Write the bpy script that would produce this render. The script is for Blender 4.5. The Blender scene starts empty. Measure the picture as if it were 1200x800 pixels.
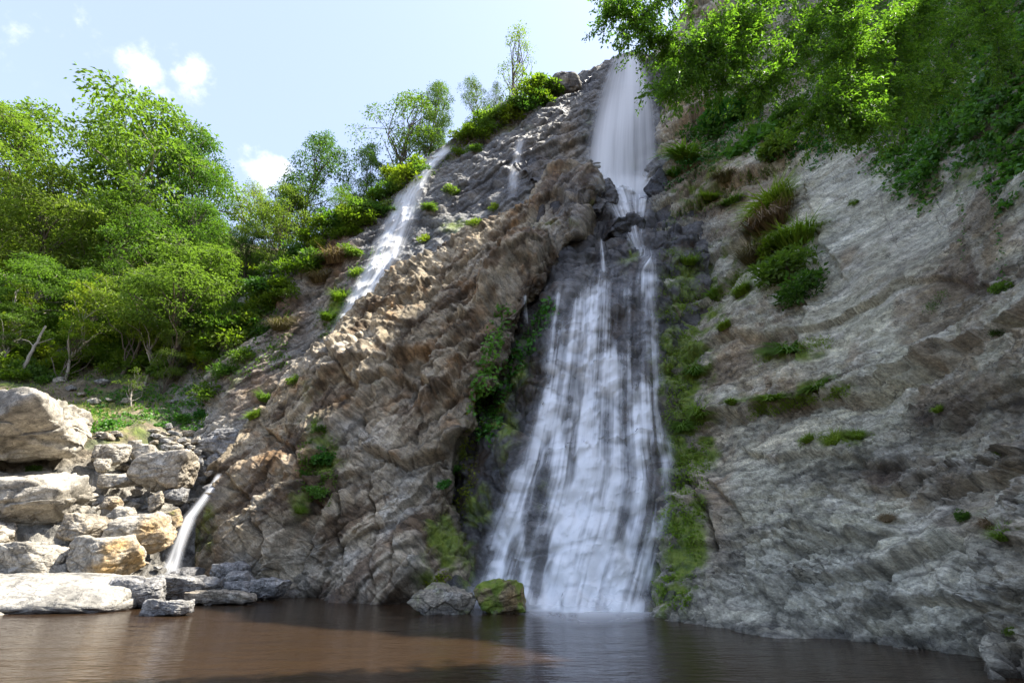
import bpy, math, random
import numpy as np
from mathutils import Vector
from mathutils.bvhtree import BVHTree

scene = bpy.context.scene
COL = scene.collection
R = math.radians
f4 = np.float32

# ------------------------------------------------------------------ camera, sky, sun, exposure
CAM_H, FPX, HORIZON = 2.5, 600.0, 640.0            # eye height, focal length in px of a 1200 px wide frame, horizon row
PITCH = math.atan((HORIZON - 400.0) / FPX)
cam_data = bpy.data.cameras.new("camera")
cam = bpy.data.objects.new("camera", cam_data)
COL.objects.link(cam)
cam.location = (0, 0, CAM_H)
cam.rotation_euler = (R(90) + PITCH, 0, 0)
cam_data.sensor_width = 36.0
cam_data.lens = 36.0 * FPX / 1200.0
cam_data.clip_start = 0.1
cam_data.clip_end = 6000
scene.camera = cam

SUN_EL, SUN_AZ = 58.0, 86.0                        # elevation, bearing to the right of the view direction
sun_dir = Vector((math.sin(R(SUN_AZ)) * math.cos(R(SUN_EL)), math.cos(R(SUN_AZ)) * math.cos(R(SUN_EL)), math.sin(R(SUN_EL))))
sd = bpy.data.lights.new("sun", 'SUN')
sd.energy = 2.4
sd.angle = R(0.53)
sd.color = (1.0, 0.95, 0.86)
sun = bpy.data.objects.new("sun", sd)
sun.rotation_euler = (-sun_dir).to_track_quat('-Z', 'Y').to_euler()
COL.objects.link(sun)

world = bpy.data.worlds.new("World")
scene.world = world
world.use_nodes = True
wn, wl = world.node_tree.nodes, world.node_tree.links
wn.clear()


def cam_ray(u, v):
    c, s = math.cos(PITCH), math.sin(PITCH)
    xc, yc = (u - 600.0) / FPX, (400.0 - v) / FPX
    return Vector((xc, c - yc * s, s + yc * c))


w_out = wn.new('ShaderNodeOutputWorld')
w_bg = wn.new('ShaderNodeBackground')
w_sky = wn.new('ShaderNodeTexSky')
w_sky.sky_type = 'NISHITA'
w_sky.sun_disc = False
w_sky.sun_elevation = R(SUN_EL)
w_sky.sun_rotation = R(SUN_AZ)
w_sky.air_density = 1.0
w_sky.dust_density = 1.8
w_sky.ozone_density = 3.0
w_bg.inputs['Strength'].default_value = 0.14
wl.new(w_bg.outputs[0], w_out.inputs[0])
# small fair weather clouds at fixed bearings in the sky
w_tc = wn.new('ShaderNodeTexCoord')
w_noise = wn.new('ShaderNodeTexNoise')
w_noise.inputs['Scale'].default_value = 22.0
w_noise.inputs['Detail'].default_value = 7.0
w_noise.inputs['Roughness'].default_value = 0.6
wl.new(w_tc.outputs['Generated'], w_noise.inputs['Vector'])
w_sum = None
for (cu, cv, rad, gain) in ((176, 88, 0.034, 1.0), (190, 106, 0.026, .8), (217, 92, 0.032, 1.0), (228, 108, 0.022, .75),
                            (310, 200, 0.036, 1.0), (326, 196, 0.026, .9), (2, 30, 0.05, .26), (70, 22, 0.045, .22), (110, 70, 0.05, .12)):
    d = cam_ray(cu, cv).normalized()
    dist = wn.new('ShaderNodeVectorMath'); dist.operation = 'DISTANCE'
    dist.inputs[1].default_value = d
    wl.new(w_tc.outputs['Generated'], dist.inputs[0])
    mr = wn.new('ShaderNodeMapRange')
    mr.inputs['From Min'].default_value = rad * 1.5
    mr.inputs['From Max'].default_value = 0.0
    mr.inputs['To Min'].default_value = 0.0
    mr.inputs['To Max'].default_value = gain
    wl.new(dist.outputs['Value'], mr.inputs['Value'])
    if w_sum is None:
        w_sum = mr.outputs[0]
    else:
        mx = wn.new('ShaderNodeMath'); mx.operation = 'MAXIMUM'
        wl.new(w_sum, mx.inputs[0]); wl.new(mr.outputs[0], mx.inputs[1])
        w_sum = mx.outputs[0]
w_add = wn.new('ShaderNodeMath'); w_add.operation = 'MULTIPLY_ADD'
wl.new(w_noise.outputs['Fac'], w_add.inputs[0]); w_add.inputs[1].default_value = 2.2
wl.new(w_sum, w_add.inputs[2])
w_ramp = wn.new('ShaderNodeMapRange')
w_ramp.interpolation_type = 'SMOOTHSTEP'
w_ramp.inputs['From Min'].default_value = 1.28
w_ramp.inputs['From Max'].default_value = 2.25
wl.new(w_add.outputs[0], w_ramp.inputs['Value'])
w_mask = wn.new('ShaderNodeMath'); w_mask.operation = 'MULTIPLY'; w_mask.use_clamp = True
w_m8 = wn.new('ShaderNodeMath'); w_m8.operation = 'MULTIPLY'; w_m8.inputs[1].default_value = 6.0; w_m8.use_clamp = True
wl.new(w_sum, w_m8.inputs[0])
wl.new(w_ramp.outputs[0], w_mask.inputs[0]); wl.new(w_m8.outputs[0], w_mask.inputs[1])
w_mix = wn.new('ShaderNodeMixRGB')
wl.new(w_mask.outputs[0], w_mix.inputs['Fac'])
w_veil = wn.new('ShaderNodeMixRGB')                 # thin high cloud evenly over the whole sky
w_veil.inputs['Fac'].default_value = 0.72
w_veil.inputs['Color2'].default_value = (0.78, 0.86, 1.14, 1)
wl.new(w_sky.outputs[0], w_veil.inputs['Color1'])
wl.new(w_veil.outputs[0], w_mix.inputs['Color1'])
w_mix.inputs['Color2'].default_value = (2.1, 2.12, 2.15, 1)
wl.new(w_mix.outputs[0], w_bg.inputs['Color'])

scene.view_settings.view_transform = 'Standard'
scene.view_settings.look = 'None'
scene.view_settings.gamma = 1.0
scene.view_settings.use_curve_mapping = False
scene.view_settings.exposure = 2.55
scene.render.engine = 'CYCLES'
scene.cycles.use_denoising = True
scene.cycles.max_bounces = 8
scene.cycles.diffuse_bounces = 6
scene.cycles.glossy_bounces = 3
scene.cycles.transmission_bounces = 4
scene.cycles.transparent_max_bounces = 24
scene.cycles.caustics_reflective = False
scene.cycles.caustics_refractive = False

# ------------------------------------------------------------------ numeric helpers
rng = np.random.RandomState(11)
random.seed(5)
TAB = rng.rand(64 * 64 * 64).astype(f4)


def hash3(i, k=0):
    return TAB[(((i[..., 0] + 17 * k) & 63) * 4096 + ((i[..., 1] + 31 * k) & 63) * 64 + ((i[..., 2] + 7 * k) & 63))]


def vnoise(p):
    i = np.floor(p).astype(np.int32)
    f = (p - i).astype(f4)
    f = f * f * f * (f * (f * 6 - 15) + 10)
    i &= 63
    j = (i + 1) & 63
    x0, y0, z0 = i[:, 0] * 4096, i[:, 1] * 64, i[:, 2]
    x1, y1, z1 = j[:, 0] * 4096, j[:, 1] * 64, j[:, 2]
    fx, fy, fz = f[:, 0], f[:, 1], f[:, 2]
    a = TAB[x0 + y0 + z0] * (1 - fx) + TAB[x1 + y0 + z0] * fx
    b = TAB[x0 + y1 + z0] * (1 - fx) + TAB[x1 + y1 + z0] * fx
    c = TAB[x0 + y0 + z1] * (1 - fx) + TAB[x1 + y0 + z1] * fx
    d = TAB[x0 + y1 + z1] * (1 - fx) + TAB[x1 + y1 + z1] * fx
    a = a * (1 - fy) + b * fy
    c = c * (1 - fy) + d * fy
    return (a * (1 - fz) + c * fz) * 2 - 1


ROT = np.array([[0.36, 0.48, -0.8], [-0.8, 0.6, 0.0], [0.48, 0.64, 0.6]], f4)


def fbm(p, octaves=5, gain=0.5, lac=2.07, ridged=False):
    p = p.astype(f4)
    out = np.zeros(len(p), f4)
    amp, tot = 1.0, 0.0
    for k in range(octaves):
        n = vnoise(p + 13.7 * k)
        if ridged:
            n = 1 - 2 * np.abs(n)
        out += amp * n
        tot += amp
        amp *= gain
        p = (p @ ROT.T) * lac
    return out / tot * (1.0 if ridged else 1.6)


def cells(p, k=0, second=False):
    """nearest and second nearest jittered cell points: F1, F2, cell index, offset from the cell point"""
    b = np.floor(p - 0.5).astype(np.int32)
    F1 = np.full(len(p), 9.0, f4); F2 = F1.copy()
    cid = np.zeros((len(p), 3), np.int32); off = np.zeros((len(p), 3), f4)
    cid2 = cid.copy(); off2 = off.copy()
    for dx in (0, 1):
        for dy in (0, 1):
            for dz in (0, 1):
                c = b + np.array((dx, dy, dz), np.int32)
                pt = c + 0.12 + 0.76 * np.stack([hash3(c, k + 1), hash3(c, k + 2), hash3(c, k + 3)], -1)
                o = (p - pt).astype(f4)
                d = np.sqrt((o * o).sum(1))
                near = d < F1
                mid = ~near & (d < F2)
                if second:
                    cid2[near] = cid[near]; off2[near] = off[near]
                    cid2[mid] = c[mid]; off2[mid] = o[mid]
                F2 = np.where(near, F1, np.minimum(F2, d))
                F1 = np.where(near, d, F1)
                cid[near] = c[near]
                off[near] = o[near]
    return (F1, F2, cid, off, cid2, off2) if second else (F1, F2, cid, off)


def frame(n):
    n = np.array(n, f4); n /= np.linalg.norm(n)
    a = np.cross(n, (0.31, 0.9, 0.2)); a /= np.linalg.norm(a)
    return np.stack([a, np.cross(n, a), n]).astype(f4)


def sstep(a, b, x):
    t = np.clip((x - a) / (b - a), 0, 1)
    return t * t * (3 - 2 * t)


def facets(p, fr, size, aniso, k, tilt=0.55, jump=0.7, crack=0.25):
    """broken rock: every cell is its own tilted plane, with an opening along the joints; in units of size"""
    q = (p @ fr.T) / (size * np.array(aniso, f4))
    q = q + 0.16 * np.stack([vnoise(q * 1.7 + 5), vnoise(q * 1.7 + 25), vnoise(q * 1.7 + 45)], -1)
    F1, F2, cid, off, cid2, off2 = cells(q, k, True)
    def plane(ci, of):
        h = (hash3(ci, k + 5) - 0.5) * jump
        for ax in range(3):
            h = h + of[:, ax] * (hash3(ci, k + 6 + ax) - 0.5) * 2 * tilt
        return h
    e = F2 - F1
    w = 0.5 * (1 - sstep(0.0, 0.11, e))
    h = plane(cid, off) * (1 - w) + plane(cid2, off2) * w
    h -= crack * (1 - sstep(0.0, 0.10, e))
    return h, hash3(cid, k + 11), e


def strata(p, fr, L, k, warp=0.5):
    """stepped bedding: a saw profile along the bedding normal with layers of different strength"""
    t = (p @ fr[2]) / L + warp * fbm(p / (L * 4.0) + 3 * k, 3) + 0.25 * fbm(p / (L * 1.3) + k, 2)
    i = np.floor(t).astype(np.int32)
    f = t - i
    idx = np.stack([i, i * 0 + 3 * k, i * 0 + 9], -1)
    a0 = hash3(idx, k)
    a1 = hash3(idx + np.array((1, 0, 0), np.int32), k)
    edge = sstep(0.86, 1.0, f)
    groove = np.exp(-((f - .96) / .035) ** 2) * np.clip(.35 + 1.3 * fbm(p / (L * 2.2) + 11 + k, 3), 0, 1.2)
    return (a0 * (1 - edge) + a1 * edge) - 0.5 + 0.35 * f * (1 - edge) - .55 * groove, a0


def px(u, v, y):
    r = cam_ray(u, v)
    t = y / r.y
    return np.array((r.x * t, y, CAM_H + r.z * t), f4)


def to_px(P):
    c, s = math.cos(PITCH), math.sin(PITCH)
    y, z = P[:, 1], P[:, 2] - CAM_H
    fw = y * c + z * s
    up = -y * s + z * c
    fw = np.maximum(fw, 0.01)
    return 600 + FPX * P[:, 0] / fw, 400 - FPX * up / fw


def mesh_np(name, V, F, mats, smooth=True, attrs=None, mat_idx=None, link=True, parent=None):
    """V (n,3), F (m,3 or 4) -> one mesh object; attrs: {name: (n,) or (n,4)} per vertex"""
    me = bpy.data.meshes.new(name)
    V = np.ascontiguousarray(V, f4); F = np.ascontiguousarray(F, np.int32)
    k = F.shape[1]
    me.vertices.add(len(V)); me.vertices.foreach_set('co', V.ravel())
    me.loops.add(F.size); me.loops.foreach_set('vertex_index', F.ravel())
    me.polygons.add(len(F)); me.polygons.foreach_set('loop_start', np.arange(0, F.size, k, dtype=np.int32))
    if smooth:
        me.polygons.foreach_set('use_smooth', np.ones(len(F), bool))
    else:
        me.polygons.foreach_set('use_smooth', np.zeros(len(F), bool))
    for m in (mats if isinstance(mats, (list, tuple)) else [mats]):
        me.materials.append(m)
    if mat_idx is not None:
        me.polygons.foreach_set('material_index', np.ascontiguousarray(mat_idx, np.int32))
    for an, av in (attrs or {}).items():
        av = np.ascontiguousarray(av, f4)
        if av.ndim == 1:
            a = me.attributes.new(an, 'FLOAT', 'POINT'); a.data.foreach_set('value', av)
        else:
            if av.shape[1] == 3:
                av = np.concatenate([av, np.ones((len(av), 1), f4)], 1)
            a = me.attributes.new(an, 'FLOAT_COLOR', 'POINT'); a.data.foreach_set('color', np.ascontiguousarray(av).ravel())
    me.update(calc_edges=True)
    if not link:
        return me
    o = bpy.data.objects.new(name, me)
    COL.objects.link(o)
    if parent is not None:
        o.parent = parent
    return o


def grid_faces(nr, nc):
    i = np.arange(nr * nc, dtype=np.int32).reshape(nr, nc)
    return np.stack([i[:-1, :-1], i[:-1, 1:], i[1:, 1:], i[1:, :-1]], -1).reshape(-1, 4)


def tag(o, label=None, cat=None, group=None, kind=None):
    if label: o['label'] = label
    if cat: o['category'] = cat
    if group: o['group'] = group
    if kind: o['kind'] = kind
    return o


def empty(name, loc):
    o = bpy.data.objects.new(name, None)
    o.location = [float(c) for c in loc]
    COL.objects.link(o)
    return o


def crom(P, t, axis):
    P = np.moveaxis(P, axis, 0)
    n = len(P)
    i = np.clip(np.floor(t).astype(int), 0, n - 2)
    f = (t - i).reshape((-1,) + (1,) * (P.ndim - 1))
    g = lambda k: P[np.clip(k, 0, n - 1)]
    a, b, c, d = g(i - 1), g(i), g(i + 1), g(i + 2)
    r = 0.5 * (2 * b + (c - a) * f + (2 * a - 5 * b + 4 * c - d) * f * f + (3 * b - a - 3 * c + d) * f ** 3)
    return np.moveaxis(r, 0, axis)


def dense(ctrl, nr, nc):
    P = crom(ctrl.astype(np.float64), np.linspace(0, ctrl.shape[0] - 1, nr), 0)
    return crom(P, np.linspace(0, ctrl.shape[1] - 1, nc), 1).astype(f4)


def normals(P):
    du = np.gradient(P, axis=1); dv = np.gradient(P, axis=0)
    n = np.cross(du, dv)
    n /= np.linalg.norm(n, axis=2, keepdims=True) + 1e-9
    to_cam = np.array((0, 0, CAM_H), f4) - P
    flip = np.sign((n * to_cam).sum(2).mean())
    return n * flip


def blur1(a, s, axis):
    if s <= 0: return a
    k = int(max(1, round(3 * s)))
    w = np.exp(-0.5 * (np.arange(-k, k + 1) / s) ** 2); w /= w.sum()
    pad = [(0, 0)] * a.ndim; pad[axis] = (k, k)
    b = np.pad(a, pad, mode='edge')
    out = np.zeros_like(a)
    n = a.shape[axis]
    for j in range(2 * k + 1):
        sl = [slice(None)] * a.ndim; sl[axis] = slice(j, j + n)
        out += w[j] * b[tuple(sl)]
    return out


# ------------------------------------------------------------------ materials
def new_mat(name):
    m = bpy.data.materials.new(name); m.use_nodes = True
    m.node_tree.nodes.clear()
    return m, m.node_tree.nodes, m.node_tree.links


def rock_material(name, bump=1.0, rot=(0, 0, 0), scl=(1, 1, 1)):
    m, n, l = new_mat(name)
    out = n.new('ShaderNodeOutputMaterial')
    b = n.new('ShaderNodeBsdfPrincipled')
    l.new(b.outputs[0], out.inputs[0])
    tc = n.new('ShaderNodeTexCoord')
    col = n.new('ShaderNodeAttribute'); col.attribute_name = 'Col'
    msk = n.new('ShaderNodeAttribute'); msk.attribute_name = 'mask'
    sep = n.new('ShaderNodeSeparateColor'); l.new(msk.outputs['Color'], sep.inputs[0])
    def noise(scale, detail=6, rough=0.6, vec=None):
        t = n.new('ShaderNodeTexNoise')
        t.inputs['Scale'].default_value = scale; t.inputs['Detail'].default_value = detail
        t.inputs['Roughness'].default_value = rough
        l.new(vec or mp.outputs[0], t.inputs['Vector'])
        return t
    mp0 = n.new('ShaderNodeMapping'); mp0.inputs['Rotation'].default_value = rot
    l.new(tc.outputs['Object'], mp0.inputs[0])
    mp = n.new('ShaderNodeMapping'); mp.inputs['Scale'].default_value = scl
    l.new(mp0.outputs[0], mp.inputs[0])
    n1, n2, n3 = noise(2.2), noise(9.0, 5, 0.65), noise(0.7, 5, .6)
    # speckle and mineral variation on top of the vertex colour
    def mul(a, fac_sock, lo, hi, fmin=0.3, fmax=0.7):
        mr = n.new('ShaderNodeMapRange')
        mr.inputs['From Min'].default_value = fmin; mr.inputs['From Max'].default_value = fmax
        mr.inputs['To Min'].default_value = lo; mr.inputs['To Max'].default_value = hi
        l.new(fac_sock, mr.inputs['Value'])
        v = n.new('ShaderNodeVectorMath'); v.operation = 'SCALE'
        l.new(a, v.inputs[0]); l.new(mr.outputs[0], v.inputs['Scale'])
        return v.outputs[0]
    c = mul(col.outputs['Color'], n1.outputs['Fac'], 0.6, 1.42)
    c = mul(c, n2.outputs['Fac'], 0.66, 1.36)
    nf = noise(24.0, 5, .7)
    c = mul(c, nf.outputs['Fac'], 0.74, 1.26)
    # darker hairline joints, broken along their length
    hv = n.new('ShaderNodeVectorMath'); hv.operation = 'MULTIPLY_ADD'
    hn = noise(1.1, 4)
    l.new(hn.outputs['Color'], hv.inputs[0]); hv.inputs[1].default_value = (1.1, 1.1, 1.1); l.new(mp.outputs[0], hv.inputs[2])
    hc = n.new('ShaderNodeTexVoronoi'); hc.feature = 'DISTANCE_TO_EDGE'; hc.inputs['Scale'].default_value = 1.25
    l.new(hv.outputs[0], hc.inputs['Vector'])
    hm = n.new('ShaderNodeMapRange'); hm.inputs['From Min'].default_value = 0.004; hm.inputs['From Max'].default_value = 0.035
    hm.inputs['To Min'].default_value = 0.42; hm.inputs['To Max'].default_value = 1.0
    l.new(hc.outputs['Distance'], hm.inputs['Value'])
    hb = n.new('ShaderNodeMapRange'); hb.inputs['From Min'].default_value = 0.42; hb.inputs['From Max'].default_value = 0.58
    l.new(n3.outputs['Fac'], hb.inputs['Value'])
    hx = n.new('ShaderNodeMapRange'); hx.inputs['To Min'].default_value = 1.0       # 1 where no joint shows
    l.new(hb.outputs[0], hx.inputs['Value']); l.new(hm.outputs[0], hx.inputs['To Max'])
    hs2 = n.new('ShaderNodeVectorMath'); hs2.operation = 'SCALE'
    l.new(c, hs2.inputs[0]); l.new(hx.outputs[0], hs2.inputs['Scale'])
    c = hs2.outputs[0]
    # wet rock is darker and glossy
    wet = n.new('ShaderNodeMixRGB'); wet.blend_type = 'MULTIPLY'
    l.new(sep.outputs['Green'], wet.inputs['Fac']); l.new(c, wet.inputs['Color1'])
    wet.inputs['Color2'].default_value = (0.40, 0.40, 0.42, 1)
    # moss film broken up by noise
    mn = n.new('ShaderNodeMath'); mn.operation = 'MULTIPLY_ADD'
    l.new(n2.outputs['Fac'], mn.inputs[0]); mn.inputs[1].default_value = 1.3; mn.inputs[2].default_value = -0.65
    ma = n.new('ShaderNodeMath'); ma.operation = 'ADD'
    l.new(mn.outputs[0], ma.inputs[0]); l.new(sep.outputs['Red'], ma.inputs[1])
    mr = n.new('ShaderNodeMapRange'); mr.inputs['From Min'].default_value = 0.3; mr.inputs['From Max'].default_value = 0.75
    l.new(ma.outputs[0], mr.inputs['Value'])
    mg = n.new('ShaderNodeMath'); mg.operation = 'MULTIPLY'; mg.use_clamp = True
    l.new(mr.outputs[0], mg.inputs[0]); l.new(sep.outputs['Red'], mg.inputs[1])
    ramp = n.new('ShaderNodeValToRGB')
    ramp.color_ramp.elements[0].color = (0.065, 0.110, 0.014, 1); ramp.color_ramp.elements[0].position = 0.3
    ramp.color_ramp.elements[1].color = (0.22, 0.27, 0.03, 1); ramp.color_ramp.elements[1].position = 0.7
    l.new(n1.outputs['Fac'], ramp.inputs['Fac'])
    mm = n.new('ShaderNodeMixRGB')
    l.new(mg.outputs[0], mm.inputs['Fac']); l.new(wet.outputs[0], mm.inputs['Color1']); l.new(ramp.outputs[0], mm.inputs['Color2'])
    l.new(mm.outputs[0], b.inputs['Base Color'])
    ro = n.new('ShaderNodeMapRange')
    ro.inputs['To Min'].default_value = 0.85; ro.inputs['To Max'].default_value = 0.27
    l.new(sep.outputs['Green'], ro.inputs['Value']); l.new(ro.outputs[0], b.inputs['Roughness'])
    b.inputs['Specular IOR Level'].default_value = 0.4
    # bump: grain, pits and fine fracture
    vor = n.new('ShaderNodeTexVoronoi'); vor.feature = 'DISTANCE_TO_EDGE'; vor.inputs['Scale'].default_value = 3.1
    wv = n.new('ShaderNodeVectorMath'); wv.operation = 'MULTIPLY_ADD'
    nw = noise(1.6, 3)
    l.new(nw.outputs['Color'], wv.inputs[0]); wv.inputs[1].default_value = (0.7, 0.7, 0.7); l.new(tc.outputs['Object'], wv.inputs[2])
    l.new(wv.outputs[0], vor.inputs['Vector'])
    vm = n.new('ShaderNodeMapRange'); vm.inputs['From Max'].default_value = 0.06
    l.new(vor.outputs['Distance'], vm.inputs['Value'])
    b0 = n.new('ShaderNodeBump'); b0.inputs['Strength'].default_value = 0.55 * bump; b0.inputs['Distance'].default_value = 0.05
    l.new(vm.outputs[0], b0.inputs['Height'])
    b1 = n.new('ShaderNodeBump'); b1.inputs['Strength'].default_value = 0.55 * bump; b1.inputs['Distance'].default_value = 0.16
    l.new(n1.outputs['Fac'], b1.inputs['Height']); l.new(b0.outputs[0], b1.inputs['Normal'])
    b2 = n.new('ShaderNodeBump'); b2.inputs['Strength'].default_value = 0.7 * bump; b2.inputs['Distance'].default_value = 0.09
    l.new(n2.outputs['Fac'], b2.inputs['Height']); l.new(b1.outputs[0], b2.inputs['Normal'])
    n4 = noise(24.0, 6, .7)
    b3 = n.new('ShaderNodeBump'); b3.inputs['Strength'].default_value = 0.8 * bump; b3.inputs['Distance'].default_value = 0.04
    l.new(n4.outputs['Fac'], b3.inputs['Height']); l.new(b2.outputs[0], b3.inputs['Normal'])
    l.new(b3.outputs[0], b.inputs['Normal'])
    return m


M_ROCK = rock_material('rock_face', 1.0, (0, R(-38), 0), (.6, .8, 1.7))
M_BEDDED = rock_material('bedded_rock', 1.0, (R(6), R(-12), 0), (.8, .9, 1.6))
M_BOULDER = rock_material('boulder_stone', 0.7)


def water_material():
    m, n, l = new_mat('pool_water')
    out = n.new('ShaderNodeOutputMaterial'); b = n.new('ShaderNodeBsdfPrincipled')
    l.new(b.outputs[0], out.inputs[0])
    b.inputs['Base Color'].default_value = (0.034, 0.020, 0.0105, 1)
    b.inputs['Roughness'].default_value = 0.13
    b.inputs['IOR'].default_value = 1.33
    tc = n.new('ShaderNodeTexCoord')
    mp = n.new('ShaderNodeMapping'); mp.inputs['Scale'].default_value = (0.8, 2.2, 1)
    l.new(tc.outputs['Object'], mp.inputs[0])
    t = n.new('ShaderNodeTexNoise'); t.inputs['Scale'].default_value = 2.6; t.inputs['Detail'].default_value = 4
    l.new(mp.outputs[0], t.inputs['Vector'])
    t2 = n.new('ShaderNodeTexNoise'); t2.inputs['Scale'].default_value = 0.5; t2.inputs['Detail'].default_value = 2
    l.new(mp.outputs[0], t2.inputs['Vector'])
    b1 = n.new('ShaderNodeBump'); b1.inputs['Strength'].default_value = 0.30; b1.inputs['Distance'].default_value = 0.10
    l.new(t.outputs['Fac'], b1.inputs['Height'])
    b2 = n.new('ShaderNodeBump'); b2.inputs['Strength'].default_value = 0.20; b2.inputs['Distance'].default_value = 0.3
    l.new(t2.outputs['Fac'], b2.inputs['Height']); l.new(b1.outputs[0], b2.inputs['Normal'])
    l.new(b2.outputs[0], b.inputs['Normal'])
    return m


def fall_material(name):
    """silky white water: coverage comes from the mesh's own density of flowing strands"""
    m, n, l = new_mat(name)
    out = n.new('ShaderNodeOutputMaterial')
    den = n.new('ShaderNodeAttribute'); den.attribute_name = 'cover'
    tr = n.new('ShaderNodeBsdfTransparent')
    di = n.new('ShaderNodeBsdfDiffuse'); di.inputs['Color'].default_value = (0.92, 0.92, 0.91, 1)
    tl = n.new('ShaderNodeBsdfTranslucent'); tl.inputs['Color'].default_value = (0.92, 0.92, 0.91, 1)
    mx = n.new('ShaderNodeMixShader'); mx.inputs[0].default_value = 0.18
    l.new(di.outputs[0], mx.inputs[1]); l.new(tl.outputs[0], mx.inputs[2])
    mt = n.new('ShaderNodeMixShader')
    l.new(den.outputs['Fac'], mt.inputs[0]); l.new(tr.outputs[0], mt.inputs[1]); l.new(mx.outputs[0], mt.inputs[2])
    l.new(mt.outputs[0], out.inputs[0])
    return m


M_WATER = water_material()
M_FALL = fall_material('white_water')
# ------------------------------------------------------------------ terrain
def ctrl(rows):
    return np.array([[px(*c) for c in r] for r in rows], f4)


def blobs(P, items, noise_scale=1.2, seed=0, amp=0.55):
    """soft patches on a surface: (u, v, radius_u, radius_v, strength)"""
    u, v = to_px(P)
    m = np.zeros(len(P), f4)
    for (bu, bv, ru, rv, s) in items:
        d = ((u - bu) / ru) ** 2 + ((v - bv) / rv) ** 2
        m = np.maximum(m, s * np.exp(-d * 0.9))
    nz = fbm(P / noise_scale + seed, 4)
    return np.clip(m * (1 + amp * nz * 1.6), 0, 1)


def mixc(c, col, w):
    return c * (1 - w[:, None]) + np.array(col, f4) * w[:, None]


SURF = {}          # name -> BVH for placing plants and water on the rock


def make_patch(name, P0, disp_fn, color_fn, label_kind='structure', mat=None, step=2):
    nr, nc = P0.shape[:2]
    N = normals(P0)
    flat = P0.reshape(-1, 3)
    d, info = disp_fn(flat, N.reshape(-1, 3))
    P = (flat + N.reshape(-1, 3) * d[:, None]).astype(f4)
    G = P.reshape(nr, nc, 3)
    N2 = normals(G).reshape(-1, 3)
    col, mask = color_fn(P, N2, d, info)
    o = mesh_np(name, P, grid_faces(nr, nc), mat or M_ROCK, True, {'Col': np.clip(col, 0.01, 1), 'mask': mask})
    o['kind'] = label_kind
    S = G[::step, ::step]
    SURF[name] = BVHTree.FromPolygons(S.reshape(-1, 3).tolist(), grid_faces(*S.shape[:2]).tolist())
    return o, G


def maskrgb(moss, wet, extra=None):
    z = np.zeros_like(moss) if extra is None else extra
    return np.stack([np.clip(moss, 0, 1), np.clip(wet, 0, 1), z], -1)


# ---- upper cliff (behind): carries the upper fall and the left fall
U_rows = [
    [(250, 405, 46), (330, 318, 47), (420, 262, 49), (480, 215, 50), (530, 171, 51), (600, 133, 51), (660, 98, 51), (700, 78, 51), (738, 63, 51), (778, 66, 51), (840, 40, 51)],
    [(240, 450, 42), (310, 370, 43), (395, 320, 44), (455, 265, 46), (500, 225, 47), (565, 190, 47.5), (640, 140, 48), (690, 115, 48.5), (735, 105, 50), (774, 108, 49.5), (840, 90, 49)],
    [(235, 490, 40), (300, 420, 40.5), (370, 370, 42), (430, 310, 43), (480, 270, 44), (540, 240, 45), (620, 190, 46), (680, 170, 46.5), (730, 165, 48.2), (778, 165, 46.5), (840, 150, 46)],
    [(230, 530, 38.5), (285, 480, 39), (345, 430, 39.5), (400, 380, 40), (450, 340, 41), (520, 300, 42), (600, 250, 43), (670, 220, 44.5), (735, 222, 45.8), (782, 215, 44), (840, 210, 43)],
    [(225, 580, 37), (270, 540, 37.5), (330, 490, 38), (390, 450, 38.5), (440, 420, 39.5), (510, 380, 40.5), (600, 320, 41), (670, 280, 42), (740, 280, 43), (790, 270, 42), (840, 260, 41)],
]
cu = ctrl(U_rows)
back = cu[0] + np.array((0, 5, 0.6), f4); back2 = cu[0] + np.array((0, 16, 3.0), f4)
cu = np.concatenate([back2[None], back[None], cu])
def seg_dist(u, v, pts):
    best = np.full(u.shape, 1e9, f4); sign = np.ones(u.shape, f4); along = np.zeros(u.shape, f4)
    n = len(pts) - 1
    for k in range(n):
        a = np.array(pts[k], f4); ab = np.array(pts[k + 1], f4) - a
        f = np.clip(((u - a[0]) * ab[0] + (v - a[1]) * ab[1]) / (ab @ ab), 0, 1)
        dx, dy = u - a[0] - f * ab[0], v - a[1] - f * ab[1]
        d = np.sqrt(dx * dx + dy * dy)
        near = d < best
        best = np.where(near, d, best)
        sign = np.where(near, np.sign(ab[0] * dy - ab[1] * dx), sign)      # +1 below a line running to the right
        along = np.where(near, (k + f) / n, along)
    return best, sign, along


def fractures(p, lines, seed):
    """the big joints and ledges read off the photograph: (points, ledge height m, ledge reach px, crack depth m)"""
    u, v = to_px(p)
    w1, w2 = fbm(p / 0.9 + seed, 4), fbm(p / 0.9 + seed + 40, 4)
    u = u + 5 * w1; v = v + 5 * w2
    d = np.zeros(len(p), f4)
    for (pts, hgt, reach, deep) in lines:
        ds, sg, al = seg_dist(u, v, pts)
        end = sstep(0, .12, al) * sstep(1, .88, al)
        d += hgt * np.where(sg < 0, 1.0, -.6) * (1 - np.exp(-ds / 2.6)) * np.exp(-ds / np.where(sg < 0, reach, reach * .5)) * 1.5 * end
        d -= deep * np.exp(-(ds / 2.0) ** 2) * (.25 + .75 * end)
    return d


FR_U = frame((-0.6, 0.35, 0.72))


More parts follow.
